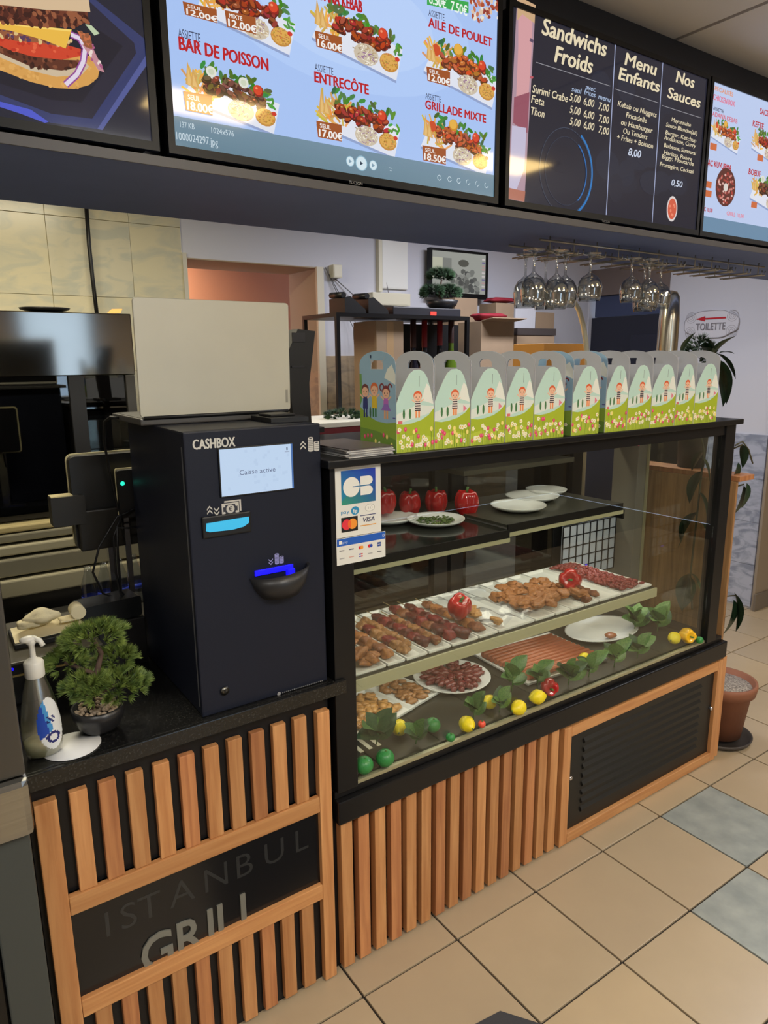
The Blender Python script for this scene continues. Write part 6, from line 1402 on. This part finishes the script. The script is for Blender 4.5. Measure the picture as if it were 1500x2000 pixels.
b = MB(); b.box((2.499, .03, 0), (2.512, .46, 1.10), .002); b.build('plank', DARKW, t); b = MB(); b.box((2.50, .02, 1.1005), (2.60, .47, 1.12), .002); b.build('top_board', WOOD2, t)
b = MB(); b.box((2.58, .28, 0), (2.60, .46, 1.10), .002); b.build('plank', WOOD, t)
t = thing('dark_planter', 'dark planter with large glossy leaves on the plank stand behind the last gift box', 'plant', (2.56, .34, 1.12))
A = at(1400, 770, 'y', .30); pz = A.z; pX, pY = 2.585, .27
b = MB(); b.lathe([(0, 0), (.050, 0), (.060, .2), (.064, pz-1.1205), (.056, pz-1.1205), (0, pz-1.14)], (pX, pY, 1.1205), 24); b.build('planter', mat('planter_dark', (34, 36, 34), .5), t)
b = MB(); tufts(b, (pX+.05, pY+.03, pz+.13), .04, .06, .10, 120, .026, 16, 71, .003); o = b.build('foliage', mat('fern_green', (74, 96, 60), .6, rgb2=(36, 58, 36), nscale=30), t); o['kind'] = 'stuff'
b = MB(); b.lathe([(0, 0), (.022, 0), (.025, .09), (.017, .12), (0, .12)], (pX+.012, pY-.02, pz), 18); b.build('clay_stick', mat('tan_clay', (196, 152, 100), .7), t)
leafpx(t, [(1302, 690, 1325, 646, .26, .24, 2.45, 0), (1365, 674, 1388, 658, .22, .2, 2.5, 0), (1372, 662, 1399, 670, .22, .2, 2.5, 0), (1392, 692, 1424, 646, .22, .16, 2.5, 0), (1400, 690, 1449, 722, .2, .14, 2.5, 0), (1398, 700, 1440, 768, .2, .16, 2.5, 0), (1395, 705, 1403, 765, .2, .18, 2.5, 0), (1388, 690, 1352, 664, .24, .24, 2.5, 0), (1400, 715, 1436, 740, .22, .2, 2.5, 0), (1404, 725, 1428, 780, .2, .18, 2.5, 0), (1392, 700, 1372, 650, .24, .24, 2.5, 0), (1405, 690, 1432, 680, .22, .2, 2.5, 0)])
leafpx(t, [(1370, 920, 1335, 965, 0, 0, 0, 2.47), (1365, 960, 1398, 1010, 0, 0, 0, 2.47), (1360, 1000, 1318, 1035, 0, 0, 0, 2.47), (1370, 1020, 1402, 1065, 0, 0, 0, 2.47), (1345, 1120, 1318, 1175, 0, 0, 0, 2.47), (1348, 1125, 1352, 1185, 0, 0, 0, 2.47), (1330, 1010, 1345, 1065, 0, 0, 0, 2.47), (1375, 880, 1345, 905, 0, 0, 0, 2.47), (1350, 1120, 1380, 1150, 0, 0, 0, 2.47), (1368, 890, 1400, 930, 0, 0, 0, 2.47)])
b = MB(); b.tube([(pX, pY, pz), (pX+.0, pY-.02, pz+.10), (pX-.02, pY-.05, pz+.14)], .006, 6)
b.tube([(pX-.01, pY, pz), (2.50, pY-.03, pz+.03), at(1375, 880, 'x', 2.45), at(1362, 1000, 'x', 2.45), at(1348, 1125, 'x', 2.45), at(1352, 1190, 'x', 2.45)], .004, 6); o = b.build('stem', mat('plant_stem', (78, 74, 50), .7), t); o['kind'] = 'stuff'
# mat corner at the bottom edge
b = MB(); b.prism([(1.018, -.319), (.55, -.262), (.72, -1.05), (1.45, -.95)], (0, 0, .0004), (1, 0, 0), (0, 1, 0), (0, 0, .008)); tag(b.build('floor_mat', mat('dark_mat', (62, 62, 66), .9, bump=.6, bscale=200)), 'corner of a dark grey mat on the floor tiles at the bottom edge', 'mat')
